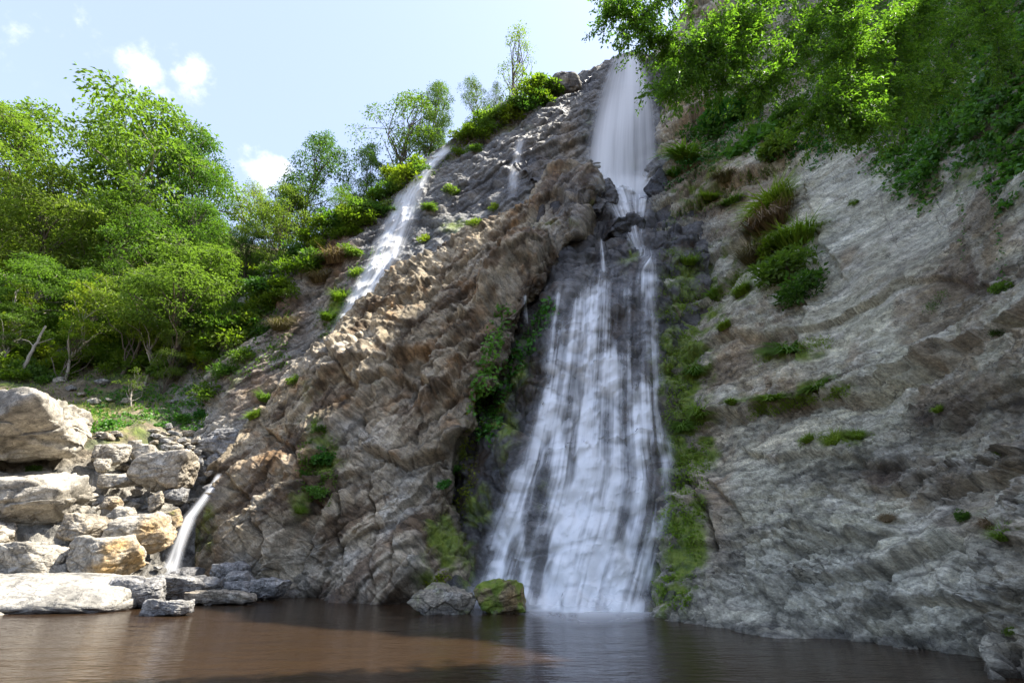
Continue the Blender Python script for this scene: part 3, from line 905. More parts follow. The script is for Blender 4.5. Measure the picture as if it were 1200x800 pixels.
def drape(left, right, v0, v1, nr, nc, names, lift, smooth, margin=0.06, depth=None):
    """a sheet of water hung over the rock between two edges; returns points, relief of the rock behind, s, v"""
    vs = np.linspace(v0, v1, nr)
    L = lerp_tab(left, vs); Rr = lerp_tab(right, vs)
    s = np.linspace(-margin, 1 + margin, nc)
    U = L[:, None] + (Rr - L)[:, None] * s[None]
    D = np.full((nr, nc), np.nan)
    o = Vector((0, 0, CAM_H))
    for i in range(nr):
        for j in range(nc):
            d = cam_ray(U[i, j], vs[i])
            best = None
            for nme in names:
                loc = SURF[nme].ray_cast(o, d.normalized())[0]
                if loc is not None and (best is None or loc.y < best):
                    best = loc.y
            if best is not None:
                D[i, j] = best
    if np.isnan(D).any():
        bad = np.isnan(D)
        idx = np.where(~bad.all(1))[0]
        for i in range(nr):
            ok = np.where(~bad[i])[0]
            if len(ok):
                D[i] = np.interp(np.arange(nc), ok, D[i, ok])
            else:
                D[i] = D[i - 1] if i else np.nan
        first = np.where(~np.isnan(D).any(1))[0][0]
        D[:first] = D[first]
    if depth is not None:
        D = np.minimum(D, lerp_tab(depth, vs)[:, None]) if False else np.repeat(lerp_tab(depth, vs)[:, None], nc, 1) + 0 * D
    sm = blur1(blur1(D, smooth, 0), smooth, 1)
    relief = blur1(blur1(D, 14, 0), 14, 1) - blur1(blur1(D, 1.5, 0), 1.5, 1)
    # stay in front of the rock
    gap = blur1(blur1(np.maximum(sm - D, 0), smooth * .6, 0), smooth * .6, 1)
    Y = np.minimum(sm - gap, D) - lift
    c, si = math.cos(PITCH), math.sin(PITCH)
    xc = (U - 600) / FPX; yc = (400 - vs[:, None] + 0 * U) / FPX
    ry = c - yc * si; rz = si + yc * c
    t = Y / ry
    P = np.stack([xc * t, Y, CAM_H + rz * t], -1)
    return P.astype(f4), relief, s, vs


def n2(a, b, seed):
    """smooth 2-D noise of two broadcastable arrays"""
    A, B = np.broadcast_arrays(a, b)
    p = np.stack([A.ravel(), B.ravel(), np.full(A.size, seed * 3.37)], -1).astype(f4)
    return fbm(p, 4).reshape(A.shape)


def strands(relief, starts, nsteps_extra=0, n=5000, k=0.22, damp=0.80, kick=0.10, seed=1, follow=None, life=None):
    """let particles run down the relief and count where they pass"""
    r = np.random.RandomState(seed)
    nr, nc = relief.shape
    gx = np.gradient(blur1(relief, 1.0, 1), axis=1)
    dens = np.zeros((nr, nc), f4)
    row0 = np.array([s[0] for s in starts]); cen = np.array([s[1] for s in starts]); wid = np.array([s[2] for s in starts]); wt = np.array([s[3] for s in starts], float)
    pick = r.choice(len(starts), n, p=wt / wt.sum())
    pos = (cen[pick] + wid[pick] * r.uniform(-1, 1, n)) * (nc - 1)
    r0 = (row0[pick] + r.uniform(0, 0.05, n)) * (nr - 1)
    vel = np.zeros(n)
    drift = np.zeros(n)
    for j in range(nr):
        act = (j >= r0) & (pos > 0) & (pos < nc - 1)
        ii = np.clip(np.round(pos).astype(int), 0, nc - 1)
        vel = damp * vel - k * 40 * gx[j, ii] + r.normal(0, kick, n)
        if follow is not None:
            vel = vel + follow * (0.5 - pos / (nc - 1)) * 0.0
        pos = np.where(act, pos + np.clip(vel, -2.5, 2.5), pos)
        i0 = np.clip(np.floor(pos).astype(int), 0, nc - 2); f = pos - i0
        np.add.at(dens[j], i0[act], (1 - f)[act]); np.add.at(dens[j], i0[act] + 1, f[act])
    return dens


def edge_fade(s, soft=0.06):
    return sstep(-0.05, soft, s) * sstep(1.05, 1 - soft, s)


def fall_object(P, dens, label, cat='waterfall', group=None, name='waterfall', parent=None):
    nr, nc = dens.shape
    o = mesh_np(name, P.reshape(-1, 3), grid_faces(nr, nc), M_FALL, True, {'cover': np.clip(dens, 0, 1).reshape(-1)}, parent=parent)
    if label:
        tag(o, label, cat, group)
    return o


# ---- lower cascade
Lc = [(282, 744), (300, 738), (316, 650), (340, 644), (400, 636), (470, 624), (540, 606), (600, 586), (660, 564), (716, 548)]
Rc = [(282, 764), (300, 768), (316, 772), (340, 772), (400, 775), (480, 779), (520, 784), (560, 792), (605, 788), (660, 776), (720, 762)]
Pw, rel, s_, v_ = drape(Lc, Rc, 284, 721, 560, 330, ['cascade_rock', 'right_cliff'], 0.14, 4.0)
t_ = (v_ - v_[0]) / (v_[-1] - v_[0])
nr_w = len(v_)
starts = [(0.00, .90, .055, 1.0), (0.07, .10, .05, .5), (0.07, .22, .05, .4), (0.075, .33, .05, .5), (0.10, .45, .05, .6), (0.10, .62, .05, .25), (0.15, .38, .14, 1.3), (0.2, .30, .16, .9),
          (0.24, .50, .2, .8), (0.34, .35, .25, .8), (0.42, .62, .25, .7), (0.5, .3, .25, .7), (0.56, .85, .12, .5), (0.62, .55, .3, .6), (0.66, .15, .12, .4)]
dn = strands(blur1(rel, 3, 1), starts, n=7000, k=0.05, kick=.16, seed=3)
dn = blur1(blur1(dn, 1.1, 1), 3.0, 0)
dn2 = strands(blur1(rel, 2, 1), starts, n=900, k=0.09, damp=.80, kick=.05, seed=8)
dn2 = blur1(blur1(dn2, .8, 1), 4.0, 0)
S, Tt = s_[None], t_[:, None]
# broad body of water: where the whole curtain runs thicker
STROKES = [
    ([(684, 350), (674, 385), (656, 446), (628, 514), (601, 588), (568, 690)], 8, 17, 1.0),
    ([(690, 352), (690, 420), (688, 500), (690, 570), (680, 640), (682, 716)], 13, 30, 1.15),
    ([(706, 330), (712, 400), (716, 450)], 5, 8, .6),
    ([(757, 284), (762, 330), (767, 380), (766, 440), (756, 480), (748, 540), (746, 600), (732, 650), (726, 716)], 8, 15, 1.1),
    ([(766, 470), (780, 520), (785, 600)], 5, 8, .8),
    ([(653, 322), (652, 372), (640, 430)], 4, 7, .5),
    ([(735, 340), (735, 420), (745, 480)], 4, 7, .5),
    ([(715, 420), (722, 500), (718, 560), (708, 640), (706, 716)], 12, 20, .9),
    ([(640, 470), (652, 520), (656, 600), (655, 716)], 8, 14, .8),
    ([(782, 602), (760, 640), (752, 716)], 6, 10, .8),
    ([(604, 590), (612, 650), (622, 710)], 5, 8, .7),
    ([(628, 500), (612, 560), (590, 640), (590, 700)], 8, 14, .6),
    ([(640, 708), (690, 712), (745, 716)], 8, 10, .9),
]
UU = lerp_tab(Lc, v_)[:, None] + (lerp_tab(Rc, v_) - lerp_tab(Lc, v_))[:, None] * S
VV = v_[:, None] + 0 * S
body = np.zeros_like(UU)
for pts, w0, w1, g in STROKES:
    ds, sg, al = seg_dist((UU + 3.0 * n2(S * 9, Tt * 14, 81)).astype(f4), VV.astype(f4), pts)
    body += g * np.exp(-(ds / (w0 + (w1 - w0) * al)) ** 2)
body = np.minimum(body, 1.5)
body *= 1 - .25 * (1 - sstep(.25, .55, Tt))
up_face = np.gradient(Pw[..., 2], axis=0) / (np.abs(np.gradient(Pw[..., 1], axis=0)) + 0.02)      # steep or lying
lying = sstep(-3.0, -0.6, np.clip(up_face, -8, 0))
lip = sstep(0.02, 0.30, rel)
strk = 0.5 + 0.5 * n2(S * 46 + .8 * n2(S * 6, Tt * 5, 3), Tt * 3.0, 1)
strk2 = 0.5 + 0.5 * n2(S * 110, Tt * 6, 2)
# each ledge throws its own little apron: a bright arched lip thinning into streaks below
ra = np.random.RandomState(12)
apr = np.zeros_like(dn)
for q0 in np.arange(0.04, .97, .040):
    for s0 in np.arange(-.02, 1.04, .10):
        a_t = q0 + ra.uniform(-.022, .022); a_s = s0 + ra.uniform(-.05, .05)
        wgt = ra.uniform(.1, 1.2); aw = ra.uniform(.035, .10) * (1.15 - .35 * a_t); al = ra.uniform(.07, .19)
        i0 = int(np.clip((a_t - .01) * (nr_w - 1), 0, nr_w - 1)); i1 = int(np.clip((a_t + al + .12) * (nr_w - 1), 1, nr_w))
        tt = Tt[i0:i1]
        x = (S - a_s) / (aw * (1 + .45 * np.clip((tt - a_t) / al, 0, 1)))
        q = (tt - a_t - .030 * x * x) / al
        w_ = (np.clip(1 - x * x, 0, 1) ** .8) * sstep(-.02, .20, q) * np.exp(-1.9 * np.clip(q, 0, 3)) * sstep(1.3, .4, q)
        dark = (np.clip(1 - x * x, 0, 1)) * sstep(-.35, -.05, q) * sstep(.06, -.02, q)      # hollow just above a lip
        apr[i0:i1] = np.maximum(apr[i0:i1] * (1 - .45 * np.clip(w_ * 3, 0, 1) - .3 * dark), wgt * w_)
patch_ = 0.62 + .55 * n2(S * 5 + 0 * Tt, Tt * 8, 71)
strk2 = 0.5 + 0.5 * n2(S * 42 + 1.0 * n2(S * 8, Tt * 6, 5), Tt * 2.6, 2)
strk3 = 0.5 + 0.5 * n2(S * 34, Tt * 3, 6)
bd = body ** 1.5
sn = .65 * n2(S * 24 + .7 * n2(S * 6, Tt * 4, 14), Tt * 1.3, 15) + .5 * n2(S * 62 + .5 * n2(S * 8, Tt * 5, 16), Tt * 2.2, 17)
sk = np.exp(2.1 * sn) / 1.5
tot = (.03 + bd * 0.58) * np.minimum(sk, 3.5) + 0.006 * dn * (0.2 + 1.2 * strk2) * (.08 + bd) + 0.022 * dn2 * (.3 + 1.1 * strk2) * (.25 + bd)
tot += 2.7 * apr * np.minimum(sk, 2.5) ** .6 * (.06 + .85 * bd)
tot *= (0.55 + 0.8 * blur1(lying, 1.0, 0) + 0.25 * lip) * np.clip(patch_ + .2, .3, 1.3)
dens = 1 - np.exp(-1.25 * tot)
ragged = S + .05 * n2(Tt * 14, 0 * S, 91)
dens *= edge_fade(ragged, .12) * sstep(0.0, 0.03, Tt)
dens = np.clip(dens, 0, 0.97)
Pw[..., 1] -= 0.12 * blur1(blur1(dens, 2, 0), 2, 1) + .05 * blur1(blur1(np.clip(apr, 0, 1), 1.5, 0), 1.5, 1)
lower = fall_object(Pw, dens, 'wide white lower cascade fanning over dark stepped rock down into the pool')

# foam where it lands
fr_, fc_ = 60, 260
fu = np.linspace(590, 772, fc_); fv = np.linspace(0, 1, fr_)
shore_v = np.interp(fu, [590, 620, 680, 740, 772], [706, 711, 714, 717, 720])
FU = np.repeat(fu[None], fr_, 0); FV = shore_v[None] - 4 + fv[:, None] * (10 + 15 * np.sin(np.clip((fu - 590) / 182, 0, 1) * math.pi))[None]
PF = np.zeros((fr_, fc_, 3), f4)
for i in range(fr_):
    for j in range(fc_):
        r_ = cam_ray(FU[i, j], FV[i, j]); t = (0.035 - CAM_H) / r_.z
        PF[i, j] = (r_.x * t, r_.y * t, 0.035)
fd = (1 - fv[:, None]) ** 1.1 * np.clip(.95 + .6 * n2(FU / 12, fv[:, None] * 2, 4), 0, 1) * np.sin(np.clip((FU - 590) / 182, 0, 1) * math.pi) ** .5
fall_object(PF, fd * .95, None, name='foam', parent=lower)

# spray hanging in front of the landing
Ls_ = [(640, 560), (690, 545), (722, 540)]; Rs_ = [(640, 780), (690, 772), (722, 768)]
Ps, rel2, s2_, v2_ = drape(Ls_, Rs_, 640, 722, 60, 90, ['cascade_rock', 'right_cliff', 'rock_buttress'], 0.7, 8.0)
t2_ = ((v2_ - 640) / 82)[:, None]
dsp = .48 * t2_ ** 1.6 * np.clip(.7 + .7 * n2(s2_[None] * 5, t2_ * 3, 95), 0, 1.3) * edge_fade(s2_[None], .3) * sstep(1.0, .9, t2_)
fall_object(Ps, dsp, None, name='spray', parent=lower)

# ---- upper fall
Lu = [(60, 722), (80, 712), (100, 703), (130, 694), (160, 688), (200, 683), (232, 690)]
Ru = [(60, 748), (80, 758), (100, 766), (130, 773), (160, 776), (200, 780), (232, 775)]
Pu, rel, s_, v_ = drape(Lu, Ru, 62, 232, 240, 160, ['upper_cliff', 'cascade_rock'], 0.5, 9.0, depth=[(62, 50.2), (75, 49.0), (100, 47.8), (150, 46.2), (200, 44.8), (232, 43.9)])
t_ = (v_ - v_[0]) / (v_[-1] - v_[0]); S, Tt = s_[None], t_[:, None]
strk = 0.5 + 0.5 * n2(S * 22 + .5 * n2(S * 4, Tt * 2, 13), Tt * 1.6, 11)
strk2 = 0.5 + 0.5 * n2(S * 60, Tt * 2.2, 12)
core = np.exp(-((S - (.62 - .42 * sstep(0.0, .8, Tt))) / (.20 + .06 * Tt)) ** 2)
dens = (0.50 * (.45 + .55 * strk) + core * (.6 + .4 * strk) * 1.5 + .25 * strk2 * strk) * (1.0 - .15 * sstep(.3, .7, Tt)) + 1.2 * sstep(.82, 1.0, Tt) * (.5 + .5 * strk)
dens = 1 - np.exp(-1.35 * dens)
dens *= edge_fade(S, .22) * sstep(0.0, 0.04, Tt) * (1 - .5 * sstep(.93, 1, Tt))
upper = fall_object(Pu, dens, 'tall misty upper fall dropping from the notch at the top of the cliff')
# apron where it lands and slides left and right over the ledge
La = [(196, 700), (206, 686), (232, 706), (262, 724), (292, 740)]
Ra = [(196, 772), (206, 774), (232, 768), (262, 758), (292, 757)]
Pa, rel, s_, v_ = drape(La, Ra, 198, 292, 110, 90, ['cascade_rock', 'upper_cliff', 'right_cliff', 'rock_buttress'], 0.3, 4.0)
t_ = (v_ - v_[0]) / (v_[-1] - v_[0]); S, Tt = s_[None], t_[:, None]
dens = (.55 + .45 * n2(S * 9, Tt * 2.5, 21)) * (.6 + .3 * n2(S * 30, Tt * 3, 22)) * 2.0
dens = np.clip(dens, 0, .92) * edge_fade(S, .3) * sstep(0, .15, Tt) * (1 - .45 * sstep(.45, .9, Tt))
fall_object(Pa, dens, None, name='landing_apron', parent=upper)

# ---- left fall on the upper cliff
Ll = [(168, 522), (180, 506), (200, 482), (230, 460), (260, 448), (300, 430), (340, 408), (395, 382)]
Rl = [(168, 538), (180, 528), (200, 510), (230, 500), (260, 492), (300, 476), (340, 452), (395, 418)]
Pl, rel, s_, v_ = drape(Ll, Rl, 169, 398, 300, 110, ['upper_cliff'], 0.7, 5.0)
t_ = (v_ - v_[0]) / (v_[-1] - v_[0]); S, Tt = s_[None], t_[:, None]
dn = blur1(blur1(strands(rel, [(0, .5, .3, 1), (.2, .35, .3, .6), (.4, .3, .25, .6), (.55, .4, .3, .6)], n=2600, k=.1, seed=5), 1.2, 1), 5, 0)
strk = .5 + .5 * n2(S * 14 + .4 * n2(S * 4, Tt * 4, 33), Tt * 3, 31)
core = np.exp(-((S - (.5 - .1 * Tt)) / .26) ** 2)
dens = 1 - np.exp(-(core * (.25 + 1.0 * strk) * 1.7 + .02 * dn + .2 * strk))
dens *= edge_fade(S, .28) * sstep(0, .03, Tt)
fall_object(Pl, dens, 'slender white fall sliding down the grey slope on the left, above the brown buttress')

# ---- faint thin fall in the middle of the upper cliff
Lm = [(158, 604), (180, 598), (205, 592), (236, 590)]
Rm = [(158, 620), (180, 616), (205, 612), (236, 612)]
Pm, rel, s_, v_ = drape(Lm, Rm, 160, 236, 110, 60, ['upper_cliff'], 0.12, 3.0)
t_ = (v_ - v_[0]) / (v_[-1] - v_[0]); S, Tt = s_[None], t_[:, None]
strk = .5 + .5 * n2(S * 8, Tt * 2, 41)
dens = np.clip(.75 * np.exp(-((S - .5) / .28) ** 2) * (.4 + .7 * strk), 0, .75) * edge_fade(S, .3) * sstep(0, .1, Tt) * sstep(1, .6, Tt)
fall_object(Pm, dens, 'faint thin veil of water on the grey cliff between two larger falls')

# ---- trickle over the ivy in the dark cleft
Lt = [(344, 610), (390, 611)]; Rt = [(344, 620), (390, 624)]
Pt, rel, s_, v_ = drape(Lt, Rt, 344, 392, 60, 24, ['rock_buttress', 'cascade_rock'], 0.25, 4.0)
t_ = (v_ - v_[0]) / (v_[-1] - v_[0]); S, Tt = s_[None], t_[:, None]
dens = np.clip(.7 * np.exp(-((S - .5) / .3) ** 2) * (.5 + .7 * n2(S * 8, Tt, 51)), 0, .8) * edge_fade(S, .3) * sstep(0, .1, Tt) * sstep(1, .5, Tt)
fall_object(Pt, dens, 'tiny trickle dropping beside the ivy in the dark cleft')
# ---- thin jet in the notch under the wedged dark rocks
Lt = [(284, 702), (322, 703)]; Rt = [(284, 707), (322, 713)]
Pt, rel, s_, v_ = drape(Lt, Rt, 278, 326, 60, 20, ['cascade_rock', 'rock_buttress'], 0.5, 4.0)
t_ = (v_ - v_[0]) / (v_[-1] - v_[0]); S, Tt = s_[None], t_[:, None]
dens = np.clip(.8 * np.exp(-((S - .5) / .3) ** 2) * (.6 + .6 * n2(S * 8, Tt, 52)), 0, .8) * edge_fade(S, .3) * sstep(0, .1, Tt) * sstep(1, .7, Tt)
fall_object(Pt, dens, 'thin jet falling through the black notch under the wedged wet rocks')

# ---- small fall between the boulders and the buttress
Lb = [(552, 253), (570, 242), (590, 225), (606, 211), (630, 201), (655, 192), (676, 180)]
Rb = [(552, 264), (570, 257), (590, 244), (606, 232), (630, 224), (655, 216), (676, 212)]
Pb, rel, s_, v_ = drape(Lb, Rb, 553, 680, 150, 50, ['hillside', 'rock_buttress'], 0.0, 6.0, depth=[(553, 33.0), (570, 32.45), (590, 31.8), (606, 31.3), (640, 30.35), (680, 29.4)])
t_ = (v_ - v_[0]) / (v_[-1] - v_[0]); S, Tt = s_[None], t_[:, None]
strk = .5 + .5 * n2(S * 9, Tt * 2, 61)
dens = np.clip(.95 * np.exp(-((S - .5) / .30) ** 2) * (.15 + 1.0 * strk) + .25 * np.exp(-((Tt - .45) / .08) ** 2) * strk + .25 * sstep(.7, 1, Tt), 0, .88) * edge_fade(S, .42) * sstep(0, .05, Tt) * sstep(1.02, .85, Tt)
fall_object(Pb, dens, 'small white fall squeezed between the pale boulders and the foot of the buttress')
# ------------------------------------------------------------------ boulders
def cube_sphere(n):
    t = np.tan(np.linspace(-1, 1, n) * math.pi / 4)
    a, b = np.meshgrid(t, t)
    o = np.ones_like(a)
    Vs, Fs, k = [], [], 0
    for ax, sg in ((0, 1), (0, -1), (1, 1), (1, -1), (2, 1), (2, -1)):
        c = [None] * 3
        c[ax] = o * sg; c[(ax + 1) % 3] = a; c[(ax + 2) % 3] = b * sg
        v = np.stack(c, -1).reshape(-1, 3)
        Vs.append(v); Fs.append(grid_faces(n, n) + k); k += len(v)
    V = np.concatenate(Vs); V /= np.linalg.norm(V, axis=1, keepdims=True)
    F = np.concatenate(Fs)
    key = np.round(V * 4096).astype(np.int64)
    _, first, inv = np.unique(key, axis=0, return_index=True, return_inverse=True)
    return V[first].astype(f4), inv.reshape(-1)[F].astype(np.int32)


CS = {n: cube_sphere(n) for n in (14, 26, 46, 80)}
PALE, TAN, GREY, DARK, WETROCK = (0.36, 0.325, 0.265), (0.30, 0.255, 0.19), (0.23, 0.22, 0.205), (0.12, 0.115, 0.11), (0.11, 0.105, 0.10)


def boulder(u0, v0, u1, v1, y, colour, label, seed, name='boulder', group=None, flat=0.75, planes=16, bed=0.0, orange=0.0, moss=0.0, wet=0.0, res=None,
            water=False, tilt=0.0, jag=0.0, soft=0.0, rough=1.0, pitch=0.0):
    r = np.random.RandomState(seed)
    uc, vc = (u0 + u1) / 2, (v0 + v1) / 2
    if water:                                                   # stands in the pool: its waterline is at v1
        ry = cam_ray(uc, v1); yw = -CAM_H / ry.z * ry.y
        fw0 = math.cos(PITCH) * yw - math.sin(PITCH) * CAM_H
        y = yw + (u1 - u0) / FPX * fw0 * 0.5 * flat
    elif y is None:
        y = float(hit(uc, vc, ['hillside', 'rock_buttress'])[0][1]) - 0.25
    c = px(uc, vc, y)
    fw = math.cos(PITCH) * y + math.sin(PITCH) * (c[2] - CAM_H)
    w = (u1 - u0) / FPX * fw; h = (v1 - v0) / FPX * fw
    dpt = flat * 0.5 * (w + min(w, h * 1.6))
    if res is None:
        res = 80 if (u1 - u0) > 95 else 46 if (u1 - u0) > 45 else 26 if (u1 - u0) > 18 else 14
    D, F = CS[res]
    nrm = r.normal(size=(planes, 3)); nrm /= np.linalg.norm(nrm, axis=1, keepdims=True)
    off = r.uniform(0.62, 0.98, planes)
    axn = np.concatenate([np.eye(3), -np.eye(3)]) + r.normal(0, .16, (6, 3)); axn /= np.linalg.norm(axn, axis=1, keepdims=True)
    nrm = np.concatenate([nrm, axn]); off = np.concatenate([off, r.uniform(.62, .80, 6)])
    dd = D @ nrm.T
    with np.errstate(divide='ignore'):
        cand = np.where(dd > 0.05, off / np.maximum(dd, 0.05), 9.0)
    kk = 9.0 if soft else 34.0
    rad = (np.minimum(cand, 1.3) ** -kk).sum(1) ** (-1 / kk)
    P = D * rad[:, None]
    ctr = (P.max(0) + P.min(0)) / 2; ext = (P.max(0) - P.min(0)) / 2
    P = (P - ctr) / ext * np.array((w / 2, dpt / 2, h / 2), f4)
    if tilt:
        ca, sa = math.cos(tilt), math.sin(tilt)
        P = P @ np.array([[ca, 0, sa], [0, 1, 0], [-sa, 0, ca]], f4)
    if pitch:
        ca, sa = math.cos(pitch), math.sin(pitch)
        P = P @ np.array([[1, 0, 0], [0, ca, sa], [0, -sa, ca]], f4)
    s = (w + h) / 2
    q = P + r.uniform(-50, 50, 3).astype(f4)
    fr = frame((r.uniform(-.4, .4), r.uniform(-.2, .2), 1))
    nn = D / np.linalg.norm(D / np.array((w, dpt, h)) , axis=1, keepdims=True) / np.array((w, dpt, h))
    nn = nn.astype(f4)
    f1, r1, e1 = facets(q, fr, s * .30, (1.5, 1.2, .8), 2, .6, .5, .22)
    f2, r2, _ = facets(q, fr, s * .11, (1.6, 1.2, .7), 6, .6, .5, .2)
    st, a = strata(q, fr, max(.12 * s, .15), 4, .5)
    disp = rough * s * (0.035 * fbm(q / (s * .4), 4) + (0.065 + jag) * f1 + 0.030 * f2 + (0.014 + .045 * bed) * st) + 0.05 * fbm(q * 2.5, 5, .6)
    P = P + nn * disp[:, None]
    lo_, hi_ = P.min(0), P.max(0)
    P = ((P - (lo_ + hi_) / 2) / (hi_ - lo_) * np.array((w, dpt, h)) * .94).astype(f4)
    col = np.tile(np.array(colour, f4), (len(P), 1))
    col *= (0.85 + .3 * r1)[:, None] * joint_darken(e1)
    col = mixc(col, np.array(colour) * .62, np.clip(sstep(.1, .6, fbm(q / (s * .25) + 3, 4)) * .75, 0, 1))
    col = mixc(col, (0.45, 0.42, 0.36), np.clip(sstep(.2, .7, fbm(q / (s * .3) + 30, 4)) * .5, 0, 1) * (0.0 if wet > .5 else 1.0))
    if orange:
        o_ = np.clip(sstep(.0, .8, D[:, 0] * .9 - D[:, 1] * .35 - D[:, 2] * .3) * 1.3 + .5 * fbm(q / (s * .2), 3) - .5, 0, 1) * orange
        col = mixc(col, (0.36, 0.22, 0.07), o_ * .8)
    ms = np.clip(moss * (0.75 + 1.1 * fbm(q / (s * .3) + 9, 4) + .35 * D[:, 2]), 0, 1) if moss else np.zeros(len(P), f4)
    wt = np.full(len(P), wet, f4)
    zz = P[:, 2] + c[2]
    wt = np.maximum(wt, sstep(0.35, 0.08, zz + .1 * fbm(q * 2, 2)) * .9)
    o = mesh_np(name, P, F, M_BOULDER, True, {'Col': np.clip(col, .01, 1), 'mask': maskrgb(ms, wt)})
    o.location = [float(k) for k in c]
    tag(o, label, 'boulder' if name == 'boulder' else 'rock', group)
    return o


# the pile on the left bank
LEFT = [
    ((-150, 462, 106, 556), 31.0, PALE, 'huge pale boulder with a sloping cracked top, upper of the stacked pair at left', 1, dict(bed=.5, planes=8, flat=.8, tilt=.05, pitch=.25)),
    ((-130, 545, 114, 627), 30.4, PALE, 'huge pale boulder with an undercut base, lower of the stacked pair at left', 2, dict(bed=.8, planes=9, flat=.8, tilt=-.05, pitch=.08)),
    ((160, 528, 232, 578), 33.0, PALE, 'rounded pale boulder perched above the dark hollow beside the small fall', 3, dict(orange=.25, planes=14)),
    ((126, 598, 201, 656), 29.6, PALE, 'pale boulder with a yellow stained right edge beside the small fall', 4, dict(orange=.9, planes=13, tilt=.2)),
    ((80, 626, 167, 682), 27.6, PALE, 'cream boulder with an orange right end resting on the flat slab', 5, dict(orange=1.0, planes=14)),
    ((-40, 634, 90, 684), 27.4, PALE, 'long low cream boulder with a square notch, left of the orange ended boulder', 6, dict(planes=12, bed=.2)),
    ((66, 600, 127, 638), 28.6, TAN, 'tan wedge shaped boulder tucked under the lower huge boulder', 7, dict(planes=12, tilt=-.3)),
    ((-60, 610, 22, 650), 28.0, TAN, 'brown boulder half hidden in the shade under the lower huge boulder at the left edge', 8, {}),
    ((118, 553, 160, 573), 32.5, PALE, 'flat topped block bridging the dark hollow between the huge boulders and the perched one', 9, dict(planes=10)),
    ((112, 518, 150, 546), 33.4, PALE, 'pale angular block against the right side of the upper huge boulder', 10, dict(tilt=.2)),
    ((152, 519, 184, 542), 34.4, PALE, 'pale rounded block behind the perched boulder', 11, {}),
    ((110, 536, 130, 554), 32.2, PALE, 'small square block touching the upper huge boulder', 12, {}),
    ((238, 500, 298, 545), 36.6, GREY, 'grey ribbed boulder above the head of the small fall', 13, dict(bed=.9, tilt=-.5)),
    ((238, 528, 268, 558), 36.0, GREY, 'smooth grey boulder right below the ribbed grey one', 14, {}),
    ((214, 535, 242, 560), 35.4, GREY, 'grey block between the perched boulder and the head of the small fall', 15, {}),
    ((120, 580, 143, 599), 31.0, TAN, 'little brown boulder in the dark hollow', 16, dict(orange=.5)),
    ((126, 592, 158, 610), 30.6, PALE, 'pale grey block just above the yellow stained boulder', 17, {}),
    ((182, 595, 214, 622), 31.0, TAN, 'tan block with mossy face standing in the spray of the small fall', 18, dict(orange=.7, moss=.3, tilt=.3)),
    ((172, 573, 194, 600), 32.0, TAN, 'tan block on edge under the perched boulder', 19, dict(tilt=.5)),
    ((190, 570, 220, 592), 32.6, GREY, 'shaded grey block under the right side of the perched boulder', 20, dict(wet=.5)),
    ((-150, 672, 172, 724), None, (0.29, 0.27, 0.23), 'broad flat pale slab sloping into the pool at the left', 21, dict(planes=7, flat=.6, water=True, soft=1, rough=.5, pitch=.35)),
    ((128, 674, 196, 714), None, GREY, 'grey flank of rock continuing the flat slab into the shade', 22, dict(planes=9, flat=.6, water=True, soft=1)),
    ((160, 672, 262, 708), None, GREY, 'long grey ridged rock at the foot of the small fall', 23, dict(bed=.8, flat=.6, water=True)),
    ((166, 701, 228, 723), None, GREY, 'low grey rock standing alone in the pool near the left bank', 24, dict(flat=.6, water=True, bed=.3)),
    ((202, 664, 236, 684), 30.0, GREY, 'small grey rock right at the landing of the small fall', 25, dict(wet=.6)),
    ((246, 657, 294, 684), 29.8, GREY, 'blue grey rounded rock, topmost of the heap at the buttress foot', 26, dict(bed=.4)),
    ((262, 668, 298, 690), 29.2, GREY, 'grey rock below the topmost one of the heap at the buttress foot', 27, {}),
    ((256, 680, 300, 699), 28.6, GREY, 'grey rock lowest in the heap at the buttress foot', 28, {}),
    ((288, 676, 338, 702), 28.9, GREY, 'grey rock at the right end of the heap at the buttress foot', 29, {}),
    ((218, 580, 268, 706), 33.0, (0.13, 0.105, 0.07), 'dark mossy flank of rock right beside the small fall', 31, dict(moss=.45, wet=.8, tilt=.35, planes=9, flat=.6, jag=.03)),
    ((218, 690, 304, 710), None, TAN, 'flat brown rock shelf at the waterline below the heap', 30, dict(flat=.5, water=True, planes=9)),
]
for (box, y, colr, lab, sd_, kw) in LEFT:
    boulder(*box, y, colr, lab, sd_ + 100, group='boulders of the left bank', **kw)
# rubble wedged between the big ones, too small and alike to tell apart
rr = np.random.RandomState(4)
RUB = [(118, 508), (126, 512), (140, 510), (188, 512), (200, 520), (212, 516), (224, 524), (232, 516), (205, 508), (180, 505), (150, 548), (136, 575), (146, 586), (160, 580), (206, 600),
       (198, 612), (206, 582), (160, 545), (140, 548), (222, 508), (232, 530), (242, 512), (156, 592), (112, 590), (116, 612), (170, 660), (185, 665), (120, 640), (128, 560), (196, 500),
       (110, 470), (96, 462), (84, 455), (128, 468), (150, 470), (204, 470), (232, 462), (244, 480), (120, 448), (70, 446)]
RUB += [(rr.uniform(110, 250), rr.uniform(500, 600)) for _ in range(50)]
for k, (ru, rv) in enumerate(RUB):
    w_ = rr.uniform(6, 15); h_ = w_ * rr.uniform(.55, .85)
    boulder(ru - w_ / 2 - 1, rv - h_ / 2, ru + w_ / 2 + 1, rv + h_ / 2, None, (PALE, TAN, GREY)[k % 3], 'small angular stone wedged among the larger boulders of the left bank', 300 + k,
            name='stone', group='rubble between the boulders', tilt=rr.uniform(-.4, .4), planes=10)
